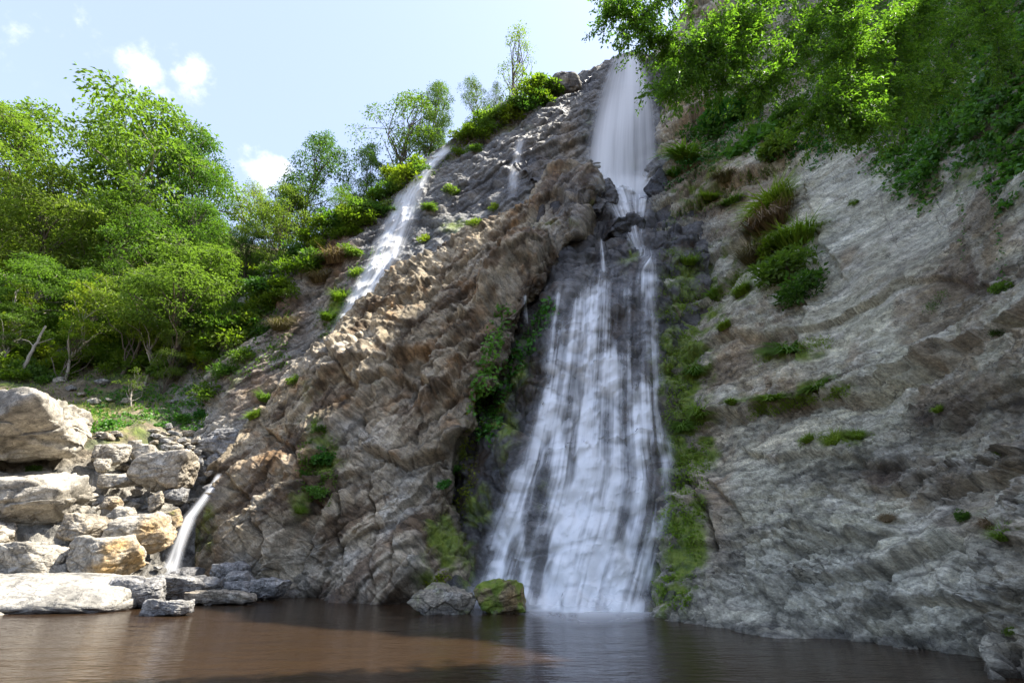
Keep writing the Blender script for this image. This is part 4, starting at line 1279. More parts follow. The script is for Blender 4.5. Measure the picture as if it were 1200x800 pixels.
# pair of rocks standing in the pool before the cascade
boulder(478, 683, 562, 721, None, (0.26, 0.225, 0.17), 'brown grey rock standing in the pool, left one of the pair before the cascade', 501, group='rocks in the pool', water=True, bed=.5, flat=.7, moss=.35, tilt=-.12, jag=.03)
boulder(553, 677, 619, 720, None, (0.20, 0.15, 0.08), 'moss covered yellow green rock in the pool, right one of the pair before the cascade', 502, group='rocks in the pool', water=True, bed=.3, flat=.75, moss=.85, orange=.5, jag=.03)
# jagged black rocks wedged in the notch under the upper fall
NOTCH = [
    ((632, 190, 692, 262), 42.4, 'tall jagged wet slab leaning over the notch, leftmost of the black wedged rocks', dict(tilt=-.75, jag=.10, flat=.5, planes=9)),
    ((688, 206, 727, 252), 42.2, 'blocky wet boulder the upper fall splashes on', dict(jag=.04, planes=10)),
    ((668, 222, 714, 258), 40.6, 'shiny grey topped rock jutting over the black notch', dict(tilt=-.35, jag=.08, flat=.6, planes=10)),
    ((706, 250, 758, 300), 39.6, 'big dark wedge hanging above the head of the lower cascade', dict(tilt=-.5, jag=.08, planes=9, moss=.22)),
    ((636, 262, 690, 322), 38.4, 'dark ribbed rock rib below the leaning slab', dict(tilt=-.85, jag=.08, bed=.8, flat=.5, planes=9)),
    ((655, 240, 690, 280), 39.6, 'rust tinged dark block in the middle of the wedged rocks', dict(tilt=-.3, jag=.08, planes=9, orange=.25)),
    ((752, 195, 790, 245), 42.2, 'dark wet rock beside the landing of the upper fall on its right', dict(tilt=-.7, jag=.08, flat=.6, planes=9)),
]
for k, (box, y, lab, kw) in enumerate(NOTCH):
    boulder(*box, y, (WETROCK, GREY, GREY, WETROCK, DARK, DARK, DARK)[k], lab, 600 + k, name='wet_rock', group='black rocks wedged in the notch', wet=.95, **kw)
# boulders breaking the cascade and at the lip of the cliff
for k, (box, y, lab, kw) in enumerate([
    ((640, 86, 684, 118), 50.3, 'dark rounded rock on the skyline left of the upper fall', dict(moss=.3)),
]):
    boulder(*box, y, (0.13, 0.12, 0.11), lab, 650 + k, name='wet_rock' if k else 'boulder', group=None, planes=26, soft=1, **kw)
# ------------------------------------------------------------------ plants
def leaf_material(name, dark, light, trans=0.35, rough=0.5):
    m, n, l = new_mat(name)
    out = n.new('ShaderNodeOutputMaterial')
    a = n.new('ShaderNodeAttribute'); a.attribute_name = 'tint'
    oi = n.new('ShaderNodeObjectInfo')
    ramp = n.new('ShaderNodeMixRGB')
    ramp.inputs['Color1'].default_value = (*dark, 1); ramp.inputs['Color2'].default_value = (*light, 1)
    l.new(a.outputs['Fac'], ramp.inputs['Fac'])
    hs = n.new('ShaderNodeHueSaturation')
    mr = n.new('ShaderNodeMapRange'); mr.inputs['To Min'].default_value = 0.475; mr.inputs['To Max'].default_value = 0.52
    l.new(oi.outputs['Random'], mr.inputs['Value']); l.new(mr.outputs[0], hs.inputs['Hue'])
    mv = n.new('ShaderNodeMapRange'); mv.inputs['To Min'].default_value = 1.2; mv.inputs['To Max'].default_value = 0.8
    l.new(oi.outputs['Random'], mv.inputs['Value']); l.new(mv.outputs[0], hs.inputs['Value'])
    l.new(ramp.outputs[0], hs.inputs['Color'])
    p = n.new('ShaderNodeBsdfPrincipled')
    p.inputs['Roughness'].default_value = rough; p.inputs['Specular IOR Level'].default_value = 0.25
    l.new(hs.outputs[0], p.inputs['Base Color'])
    t = n.new('ShaderNodeBsdfTranslucent')
    tm = n.new('ShaderNodeMixRGB'); tm.blend_type = 'MULTIPLY'; tm.inputs['Fac'].default_value = 1.0
    tm.inputs['Color2'].default_value = (1.65, 1.95, 0.75, 1)
    l.new(hs.outputs[0], tm.inputs['Color1']); l.new(tm.outputs[0], t.inputs['Color'])
    mx = n.new('ShaderNodeMixShader'); mx.inputs[0].default_value = trans
    l.new(p.outputs[0], mx.inputs[1]); l.new(t.outputs[0], mx.inputs[2])
    l.new(mx.outputs[0], out.inputs[0])
    return m


def bark_material(name, c1, c2):
    m, n, l = new_mat(name)
    out = n.new('ShaderNodeOutputMaterial'); b = n.new('ShaderNodeBsdfPrincipled'); l.new(b.outputs[0], out.inputs[0])
    tc = n.new('ShaderNodeTexCoord'); mp = n.new('ShaderNodeMapping'); mp.inputs['Scale'].default_value = (5, 5, 1.2)
    l.new(tc.outputs['Object'], mp.inputs[0])
    t = n.new('ShaderNodeTexNoise'); t.inputs['Scale'].default_value = 2.0; t.inputs['Detail'].default_value = 5; l.new(mp.outputs[0], t.inputs['Vector'])
    r_ = n.new('ShaderNodeMixRGB'); r_.inputs['Color1'].default_value = (*c1, 1); r_.inputs['Color2'].default_value = (*c2, 1)
    l.new(t.outputs['Fac'], r_.inputs['Fac']); l.new(r_.outputs[0], b.inputs['Base Color']); b.inputs['Roughness'].default_value = .9
    bp = n.new('ShaderNodeBump'); bp.inputs['Strength'].default_value = .6; bp.inputs['Distance'].default_value = .05
    l.new(t.outputs['Fac'], bp.inputs['Height']); l.new(bp.outputs[0], b.inputs['Normal'])
    return m


L_MID = leaf_material('leaf_green', (0.058, 0.112, 0.020), (0.125, 0.195, 0.036), .5)
L_VIVID = leaf_material('leaf_vivid_ivy', (0.06, 0.17, 0.022), (0.13, 0.29, 0.04), .35, .4)
L_OLIVE = leaf_material('leaf_olive', (0.072, 0.118, 0.022), (0.140, 0.195, 0.040), .5)
L_MOSS = leaf_material('moss_leaf', (0.10, 0.17, 0.015), (0.20, 0.28, 0.03), .3)
L_DARK = leaf_material('leaf_dark_green', (0.042, 0.095, 0.016), (0.090, 0.165, 0.028), .42)
L_YEL = leaf_material('leaf_yellow_green', (0.085, 0.135, 0.012), (0.165, 0.215, 0.022), .5)
L_IVY = leaf_material('leaf_ivy', (0.045, 0.130, 0.024), (0.105, 0.235, 0.042), .35, .4)
L_OVER = leaf_material('leaf_overhang', (0.042, 0.112, 0.015), (0.105, 0.200, 0.026), .55)
L_GRASS = leaf_material('grass_blade', (0.10, 0.17, 0.016), (0.18, 0.26, 0.035), .38)
L_DRY = leaf_material('dry_grass', (0.12, 0.09, 0.045), (0.22, 0.17, 0.09), .2, .8)
L_PALE = leaf_material('leaf_pale', (0.07, 0.12, 0.05), (0.14, 0.19, 0.08), .3)
BARK = bark_material('bark_brown', (0.06, 0.045, 0.032), (0.16, 0.13, 0.10))
BARK_PALE = bark_material('bark_pale', (0.22, 0.19, 0.15), (0.38, 0.34, 0.28))
BARK_DARK = bark_material('bark_dark', (0.025, 0.02, 0.015), (0.06, 0.05, 0.04))


def unit(a):
    return a / (np.linalg.norm(a, axis=-1, keepdims=True) + 1e-9)


def leaf_arrays(c, axis, nor, L, W, tint, fold=0.18):
    axis = unit(axis); side = unit(np.cross(axis, nor)); nor = np.cross(side, axis)
    L = np.broadcast_to(np.asarray(L, f4), (len(c),))[:, None]; W = np.broadcast_to(np.asarray(W, f4), (len(c),))[:, None]
    b = c; t = c + axis * L - nor * L * .10
    m = c + axis * L * .45
    V = np.stack([b, m + side * W * .5 + nor * W * fold, t, m - side * W * .5 + nor * W * fold], 1).reshape(-1, 3)
    F = np.arange(len(V), dtype=np.int32).reshape(-1, 4)
    return V.astype(f4), F, np.repeat(np.asarray(tint, f4), 4)


def tube(path, radii, sides=6):
    path = np.asarray(path, float); n = len(path)
    d = unit(np.gradient(path, axis=0))
    ref = np.array((0.3, 0.2, 0.93)) if abs(d[0, 2]) < .9 else np.array((1.0, 0, 0))
    a = unit(np.cross(d, ref)); b = np.cross(d, a)
    ang = np.linspace(0, 2 * math.pi, sides, endpoint=False)
    V = path[:, None] + np.asarray(radii)[:, None, None] * (a[:, None] * np.cos(ang)[None, :, None] + b[:, None] * np.sin(ang)[None, :, None])
    i = np.arange(n * sides, dtype=np.int32).reshape(n, sides)
    j = np.roll(i, -1, 1)
    F = np.stack([i[:-1], j[:-1], j[1:], i[1:]], -1).reshape(-1, 4)
    return V.reshape(-1, 3).astype(f4), F


def merge(parts):
    Vs, Fs, Ts, k = [], [], [], 0
    for p in parts:
        Vs.append(p[0]); Fs.append(p[1] + k); k += len(p[0])
        if len(p) > 2: Ts.append(p[2])
    return np.concatenate(Vs), np.concatenate(Fs), (np.concatenate(Ts) if Ts else None)


def bend(a, b, r, sag=0.15, n=7):
    a, b = np.asarray(a, float), np.asarray(b, float)
    t = np.linspace(0, 1, n)[:, None]
    off = r.normal(0, sag, 3) * np.linalg.norm(b - a)
    p = a + (b - a) * t + off * (np.sin(t * math.pi))
    p[:, 2] += np.sin(t[:, 0] * math.pi) * 0.10 * np.linalg.norm(b - a)
    p[1:-1] += r.normal(0, .02, (n - 2, 3)) * np.linalg.norm(b - a)
    return p


def tree_meshes(seed, H=12.0, crown_w=8.0, base=0.3, n_cl=46, cl_r=1.25, leaves=150, leaf=0.30, mat=None, bark=None, flat=0.38, lean=0.08, trunk_r=0.16, droop=.25, top=.75, wl=.5):
    """one tree kind: a trunk mesh with its limbs and a crown mesh of leaf clumps"""
    r = np.random.RandomState(seed)
    tip = np.array((r.normal(0, lean) * H, r.normal(0, lean) * H, H * 0.93))
    tr = bend((0, 0, -0.6), tip, r, .05, 12)
    wood = [tube(tr, np.linspace(trunk_r, trunk_r * .2, 12), 7)]
    centres = []
    for k in range(n_cl):
        for _ in range(50):
            zc = r.uniform(base, 1.0)
            # crown profile: widest below the top third, uneven
            f = (zc - base) / (1 - base)
            prof = math.sin(math.pi * min(1, (f * .92 + .08)) ** top) ** .75
            ang = r.uniform(0, 2 * math.pi)
            lob = 0.72 + 0.28 * math.sin(2 * ang + seed) + 0.22 * math.sin(3 * ang + seed * 2 + zc * 5)
            rad = crown_w / 2 * prof * lob * math.sqrt(r.uniform(.12, 1))
            spine = tr[min(11, int(zc * 12))]
            c = np.array((spine[0] + rad * math.cos(ang), spine[1] + rad * math.sin(ang), zc * H))
            if all(np.linalg.norm((c - q) * (1, 1, 1.5)) > cl_r * .75 for q in centres):
                break
        centres.append(c)
    Ls = []
    for k, c in enumerate(centres):
        z0 = max(base * .5, (c[2] / H) - r.uniform(.12, .3)) * H
        i = int(np.clip(z0 / H * 11, 1, 10))
        if k % 2 == 0 or r.rand() < .35:
            p = bend(tr[i], c, r, .10, 7)
            r0 = trunk_r * (.42 - .28 * i / 11) + .012
            wood.append(tube(p, np.linspace(r0, .012, 7), 5))
        n = int(leaves * r.uniform(.55, 1.3)); rr_ = cl_r * r.uniform(.65, 1.25)
        d = r.normal(size=(n, 3)); d = unit(d) * (r.uniform(.15, 1, (n, 1)) ** .5)
        o = d * np.array((rr_, rr_, rr_ * flat))
        o[:, 2] -= droop * (o[:, 0] ** 2 + o[:, 1] ** 2) / rr_
        # uneven clump edge
        o *= (0.75 + .45 * hash3(np.floor(d * 2.2).astype(np.int32), k))[:, None]
        pos = c + o
        out = unit(o * np.array((1, 1, .35)) + r.normal(0, .25, (n, 3)) * rr_)
        ax = unit(out + np.array((0, 0, -.30)) + r.normal(0, .45, (n, 3)))
        nr_ = unit(np.array((0, 0, 1.0)) + r.normal(0, .5, (n, 3)) + .3 * out)
        sz = leaf * r.uniform(.6, 1.25, n)
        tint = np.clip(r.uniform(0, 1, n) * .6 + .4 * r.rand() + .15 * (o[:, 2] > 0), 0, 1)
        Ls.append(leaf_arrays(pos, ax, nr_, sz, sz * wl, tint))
    wv, wf, _ = merge(wood)
    lv, lf, lt = merge(Ls)
    return (mesh_np('trunk', wv, wf, bark or BARK, True, link=False), mesh_np('crown', lv, lf, mat or L_MID, False, {'tint': lt}, link=False), H)


def plant_tree(meshes, loc, scale, rot, label, name='tree', group=None, sx=1.0, leanx=0.0):
    e = empty(name, loc)
    e.rotation_euler = (leanx * .5, leanx, rot); e.scale = (scale * sx, scale * sx, scale)
    for nm, me in zip(('trunk', 'crown'), meshes):
        o = bpy.data.objects.new(nm, me); COL.objects.link(o); o.parent = e
    tag(e, label, 'tree', group)
    return e


K_BROAD = [tree_meshes(s, 13, 9.5, .24, 64, 1.15, 230, .225, mat=(L_MID, L_OLIVE)[s - 1], flat=.45) for s in (1, 2)]
K_LAYER = [tree_meshes(s, 11, 10.5, .34, 52, 1.5, 320, .24, flat=.22, droop=.22, bark=(BARK, BARK_PALE)[s - 3], mat=(L_OLIVE, L_MID)[s - 3]) for s in (3, 4)]
K_AIRY = [tree_meshes(s, 13, 7.5, .34, 48, 1.05, 170, .20, mat=L_YEL, flat=.5) for s in (5, 6)]
K_DARK = [tree_meshes(s, 14, 9.0, .26, 60, 1.2, 250, .215, mat=L_DARK) for s in (7,)]
K_SLIM = [tree_meshes(8, 12, 5.0, .30, 44, .62, 60, .20, mat=L_YEL, flat=.7, trunk_r=.13, lean=.02)]
K_THIN = [tree_meshes(9, 10, 5.5, .35, 30, .8, 55, .20, mat=L_PALE, flat=.6, trunk_r=.09)]
K_SAP = tree_meshes(12, 6, 4.6, .42, 26, .6, 45, .17, mat=L_MID, bark=BARK_PALE, flat=.4, trunk_r=.10, lean=.05)
K_YOUNG = tree_meshes(13, 9, 5.0, .40, 30, .85, 80, .20, mat=L_YEL, bark=BARK_PALE, flat=.35, trunk_r=.11, lean=.07)


def top_tree(kind, u, v, y, label, fat=1.0, group='trees of the wooded slope', zdrop=0.0, names=('hillside', 'upper_cliff'), rot=None, name='tree'):
    """a tree rooted on the slope at distance y whose crown top shows at (u, v)"""
    t = px(u, v, y)
    g = ground_z(float(t[0]), float(y), names)
    if g is None:
        g = t[2] - 10
    h = max(1.5, (float(t[2]) - g) / 1.13)
    s = h / kind[2]
    wide = max(s, .62 * fat) if h < 9 else s
    e = plant_tree(kind[:2], (t[0], y, g), s, rot if rot is not None else random.uniform(0, 6.28), label, name=name, group=group, sx=max(.6, wide / s * fat))
    return h


hs_ = []
SLOPE = [
    # crown tops against the sky, back row
    (K_DARK[0], 28, 104, 58, 'dark tree with an open ragged top at the far left against the sky', 1.0),
    (K_BROAD[0], 88, 126, 60, 'broad green tree left of the tallest one on the wooded skyline', 1.1),
    (K_BROAD[1], 145, 116, 62, 'green tree just left of the tallest one, its top in the sky', 1.0),
    (K_LAYER[1], 208, 106, 56, 'tallest spreading tree of the wooded skyline under the double cloud', .95),
    (K_DARK[0], 262, 150, 60, 'dark green tree on the right shoulder of the tallest one', .9),
    (K_AIRY[0], 300, 205, 66, 'thin pale tree in the gap before the small low cloud', 1.0),
    (K_AIRY[1], 335, 215, 62, 'light green tree between the small low cloud and the skyline bushes', 1.1),
    (K_BROAD[1], -40, 120, 60, 'dark leafy tree cut off by the left edge near the top', 1.1),
    # middle rows
    (K_BROAD[1], 30, 195, 54, 'full green tree below the ragged dark one at the far left', 1.1),
    (K_LAYER[0], 105, 195, 52, 'layered tree with flat green tiers below the skyline trees', 1.0),
    (K_DARK[0], 165, 205, 53, 'shadowed dark tree in the middle of the wooded slope', 1.0),
    (K_BROAD[0], 225, 215, 52, 'tree with exposed brown limbs under the tallest one', .95),
    (K_AIRY[0], 265, 240, 54, 'feathery yellow green tree in the middle right of the wooded slope', 1.1),
    (K_BROAD[1], 312, 252, 52, 'rounded bright tree where the wood meets the grey cliff', .95),
    (K_AIRY[1], 20, 262, 49, 'yellow green tree at the left edge halfway up the wood', 1.2),
    (K_LAYER[1], -20, 300, 46, 'low layered tree cut by the left edge', 1.1),
    (K_LAYER[1], 62, 290, 46, 'sunlit layered tree with fan shaped tiers on the left', 1.1),
    (K_BROAD[0], 130, 285, 47, 'leafy tree in the lower middle of the wood', 1.0),
    (K_LAYER[0], 185, 290, 45, 'flat topped tree above the grassy terrace', 1.0),
    (K_LAYER[0], 245, 280, 44.5, 'wide umbrella shaped tree above the right end of the terrace', 1.15),
    (K_LAYER[1], 20, 345, 43.5, 'low bright tree above the huge boulders at the left edge', 1.0),
    (K_AIRY[0], 90, 350, 43.2, 'small airy tree behind the huge boulders', 1.1),
    (K_BROAD[1], 215, 350, 43, 'small dense tree on the right end of the terrace', .8),
]
for k, (kd, u, v, y, lab, fat) in enumerate(SLOPE):
    hs_.append((k, round(top_tree(kd, u, v, y, lab, fat), 1)))
for (u, v, y) in [(42, 318, 43.5), (122, 312, 44), (205, 325, 44.5), (282, 318, 45)]:
    top_tree(K_YOUNG, u, v, y, 'young tree with a bare pale stem standing in front of the left wood', 1.0, 'young pale stemmed trees before the wood')
RIDGE = [
    (K_BROAD[0], 385, 150, 53, 'dense green tree standing left of the skyline gap on the upper cliff', .75),
    (K_DARK[0], 432, 145, 53, 'grey green tree beside the dense one on the skyline', .6),
    (K_BROAD[1], 360, 205, 50, 'bright bushy tree at the foot of the skyline trees', .9),
    (K_AIRY[0], 400, 215, 49, 'yellow green bushy tree hanging over the grey slope', 1.0),
    (K_AIRY[1], 482, 78, 54, 'yellow green round topped tree on the middle of the skyline', .85),
    (K_DARK[0], 514, 72, 55, 'dark slender tree right behind the yellow green round topped one', .55),
    (K_AIRY[0], 552, 82, 55, 'soft light green tree left of the tall slim one', .7),
    (K_AIRY[1], 582, 90, 56, 'pale low tree crowding the tall slim one from the left', .6),
    (K_SLIM[0], 606, 18, 54, 'tall slim tree with a bare trunk sticking up highest on the skyline', 1.0),
    (K_THIN[0], 640, 92, 54, 'tuft of thin young stems right of the tall slim tree', .7),
    (K_THIN[0], 455, 190, 50, 'thin pale tree low on the skyline above the left fall', .8),
]
for k, (kd, u, v, y, lab, fat) in enumerate(RIDGE):
    hs_.append((100 + k, round(top_tree(kd, u, v, y, lab, fat, 'trees of the cliff skyline'), 1)))
print('TREE HEIGHTS', hs_)


# ---- shrubs
def shrub_mesh(seed, R_=1.0, n_cl=14, leaves=60, leaf=.2, mat=None, h=.8, up=.55, wl=.55, fine=False):
    r = np.random.RandomState(seed)
    Ls, wood = [], []
    for k in range(n_cl):
        ang = r.uniform(0, 6.283); rad = R_ * math.sqrt(r.uniform(0, 1)) * .8
        zc = R_ * h * r.uniform(.1, 1.0) * math.sqrt(max(0.05, 1 - (rad / R_) ** 2))
        c = np.array((rad * math.cos(ang), rad * math.sin(ang), zc))
        wood.append(tube(bend((c[0] * .2, c[1] * .2, -.25 * R_), c, r, .12, 5), np.linspace(.03 * R_, .006 * R_, 5), 4))
        n = int(leaves * r.uniform(.6, 1.3)); rr_ = R_ * .38 * r.uniform(.7, 1.3)
        d = unit(r.normal(size=(n, 3))) * (r.uniform(.1, 1, (n, 1)) ** .5)
        o = d * np.array((rr_, rr_, rr_ * .7))
        out = unit(o + np.array((0, 0, rr_ * .2)) + r.normal(0, .3, (n, 3)) * rr_)
        ax = unit(out + np.array((0, 0, up - .5)) + r.normal(0, .35, (n, 3)))
        nr_ = unit(np.array((0, 0, 1.0)) + r.normal(0, .45, (n, 3)))
        sz = leaf * r.uniform(.6, 1.3, n)
        Ls.append(leaf_arrays(c + o, ax, nr_, sz, sz * wl, np.clip(r.uniform(0, 1, n) * .7 + .3 * r.rand(), 0, 1)))
    wv, wf, _ = merge(wood); lv, lf, lt = merge(Ls)
    V = np.concatenate([lv, wv]); F = np.concatenate([lf, wf + len(lv)])
    return mesh_np('shrub', V, F, [mat or L_MID, BARK], False, {'tint': np.concatenate([lt, np.zeros(len(wv), f4)])}, mat_idx=np.r_[np.zeros(len(lf)), np.ones(len(wf))], link=False)


def tuft_mesh(seed, n=260, L=.8, W=.035, mat=None, spread=.5, droop=.6, R_=.35):
    """grass: two segment drooping blades"""
    r = np.random.RandomState(seed)
    a = r.uniform(0, 6.283, n); rad = R_ * np.sqrt(r.uniform(0, 1, n))
    b = np.stack([rad * np.cos(a), rad * np.sin(a), np.zeros(n)], -1)
    a2 = a + r.normal(0, .6, n); s = r.uniform(.1, 1, n) * spread
    up = unit(np.stack([s * np.cos(a2), s * np.sin(a2), np.ones(n)], -1))
    ln = L * r.uniform(.5, 1.15, n)[:, None]
    m = b + up * ln * .55
    d2 = unit(up + np.stack([np.cos(a2), np.sin(a2), -np.ones(n) * 1.2], -1) * droop * r.uniform(.4, 1.3, n)[:, None])
    t = m + d2 * ln * .5
    sd_ = np.stack([-np.sin(a2), np.cos(a2), np.zeros(n)], -1) * W * .5
    V = np.stack([b - sd_, b + sd_, m + sd_, m - sd_, t + sd_ * .15, t - sd_ * .15], 1).reshape(-1, 3)
    i = np.arange(n, dtype=np.int32)[:, None] * 6
    F = np.concatenate([i + np.array((0, 1, 2, 3)), i + np.array((3, 2, 4, 5))])
    return mesh_np('grass_tuft', V, F, mat or L_GRASS, False, {'tint': np.repeat(r.uniform(0, 1, n), 6)}, link=False)


SH = {
    'mid': [shrub_mesh(s, 1, 16, 70, .20, L_MID) for s in (21, 22, 23)],
    'yel': [shrub_mesh(s, 1, 14, 60, .19, L_YEL) for s in (24, 25)],
    'dark': [shrub_mesh(s, 1, 18, 70, .19, L_DARK) for s in (26, 27)],
    'ivy': [shrub_mesh(s, 1, 14, 55, .26, L_IVY, .55, .4, .8) for s in (28, 29)],
    'pale': [shrub_mesh(s, 1, 10, 40, .15, L_PALE) for s in (30,)],
    'fern': [tuft_mesh(s, 220, 1.5, .10, L_GRASS, 1.3, .9, .25) for s in (31, 32)],
    'grass': [tuft_mesh(s, 420, 1.25, .045, L_GRASS, .8, .8, .55) for s in (33, 34)],
    'dry': [tuft_mesh(s, 420, 1.4, .04, L_DRY, .8, 1.1, .55) for s in (35, 36)],
}
CNT = {}


def shrub(kind, u, v, size, label, name='shrub', group=None, names=None, stretch=(1, 1, 1), tilt=0.5, lift=0.0):
    """size: radius in photo pixels; grows out of the rock or soil met at (u, v)"""
    h_ = hit(u, v, names)
    if h_ is None:
        return None
    p, nn, dist, nme = h_
    CNT[kind] = CNT.get(kind, 0) + 1
    me = SH[kind][CNT[kind] % len(SH[kind])]
    o = bpy.data.objects.new(name, me); COL.objects.link(o)
    fw = math.cos(PITCH) * p[1] + math.sin(PITCH) * (p[2] - CAM_H)
    s = size / FPX * fw
    ax = Vector((float(nn[0]) * tilt, float(nn[1]) * tilt, 1.0 - .3 * tilt)).normalized()
    q = Vector((0, 0, 1)).rotation_difference(ax)
    from mathutils import Quaternion
    q = q @ Quaternion((0, 0, 1), random.uniform(0, 6.28))
    o.rotation_mode = 'QUATERNION'; o.rotation_quaternion = q
    o.scale = (s * stretch[0], s * stretch[1], s * stretch[2])
    o.location = [float(c) for c in p + nn * (lift * s - .1 * s)]
    tag(o, label, {'shrub': 'bush', 'grass_tuft': 'grass tuft', 'fern': 'fern', 'leafy_plant': 'plant'}.get(name, 'plant'), group)
    return o


# understory of the wood: alike and half hidden
rs = np.random.RandomState(77)
k = 0
while k < 64:
    u, v = rs.uniform(-30, 330), rs.uniform(300, 448)
    if v > 452 - .0 * u or (u > 250 and v > 440 - (u - 250) * 1.1) or (70 < u < 240 and v > 432):
        continue
    h_ = hit(u, v, ['hillside', 'upper_cliff'])
    if h_ is None:
        continue
    shrub(('mid', 'yel', 'mid', 'dark', 'yel')[k % 5], u, v, rs.uniform(14, 26), 'leafy undergrowth bush growing beneath the trees of the left slope', group='undergrowth of the wooded slope', names=['hillside', 'upper_cliff'], stretch=(1, 1, rs.uniform(.7, 1.2)))
    k += 1
for k, (u, v) in enumerate([(2, 436), (28, 424), (60, 428), (92, 430), (118, 424), (140, 432), (178, 428), (205, 434), (228, 430), (250, 424), (12, 402), (48, 398), (82, 404), (108, 396), (150, 404), (190, 400), (222, 402), (258, 398), (280, 404)]):
    shrub(('yel', 'mid', 'yel')[k % 3], u, v, rs.uniform(20, 30), 'leafy undergrowth bush growing beneath the trees of the left slope', group='undergrowth of the wooded slope', names=['hillside', 'upper_cliff'], stretch=(1, 1, rs.uniform(.8, 1.2)))
# bushes lining the skyline of the upper cliff
k = 0
for (u, v) in [(372, 292), (395, 268), (410, 255), (425, 250), (440, 238), (452, 226), (466, 214), (478, 205), (490, 196), (492, 200), (540, 160), (552, 154), (566, 146), (580, 138), (594, 130), (610, 122), (624, 114), (636, 106), (340, 312), (356, 300), (430, 262), (470, 222), (648, 112), (632, 118), (600, 140), (572, 152), (556, 160), (618, 126), (480, 212), (445, 246), (420, 262)]:
    shrub(('yel', 'mid', 'yel', 'dark')[k % 4], u, v + 4, rs.uniform(14, 26), 'small bush in the fringe of greenery along the skyline of the upper cliff', group='bushes fringing the cliff skyline', names=['upper_cliff'])
    k += 1
for k, (u, v) in enumerate([(330, 320), (345, 300), (362, 285), (380, 275), (398, 262), (415, 248), (352, 322), (372, 308), (335, 345), (312, 360), (300, 372), (408, 280), (428, 240), (448, 226), (465, 212)]):
    shrub(('yel', 'mid', 'yel')[k % 3], u, v, rs.uniform(18, 27), 'bright bush in the belt of greenery climbing from the wood to the left fall', group='bush belt left of the left fall', names=['upper_cliff', 'hillside'])

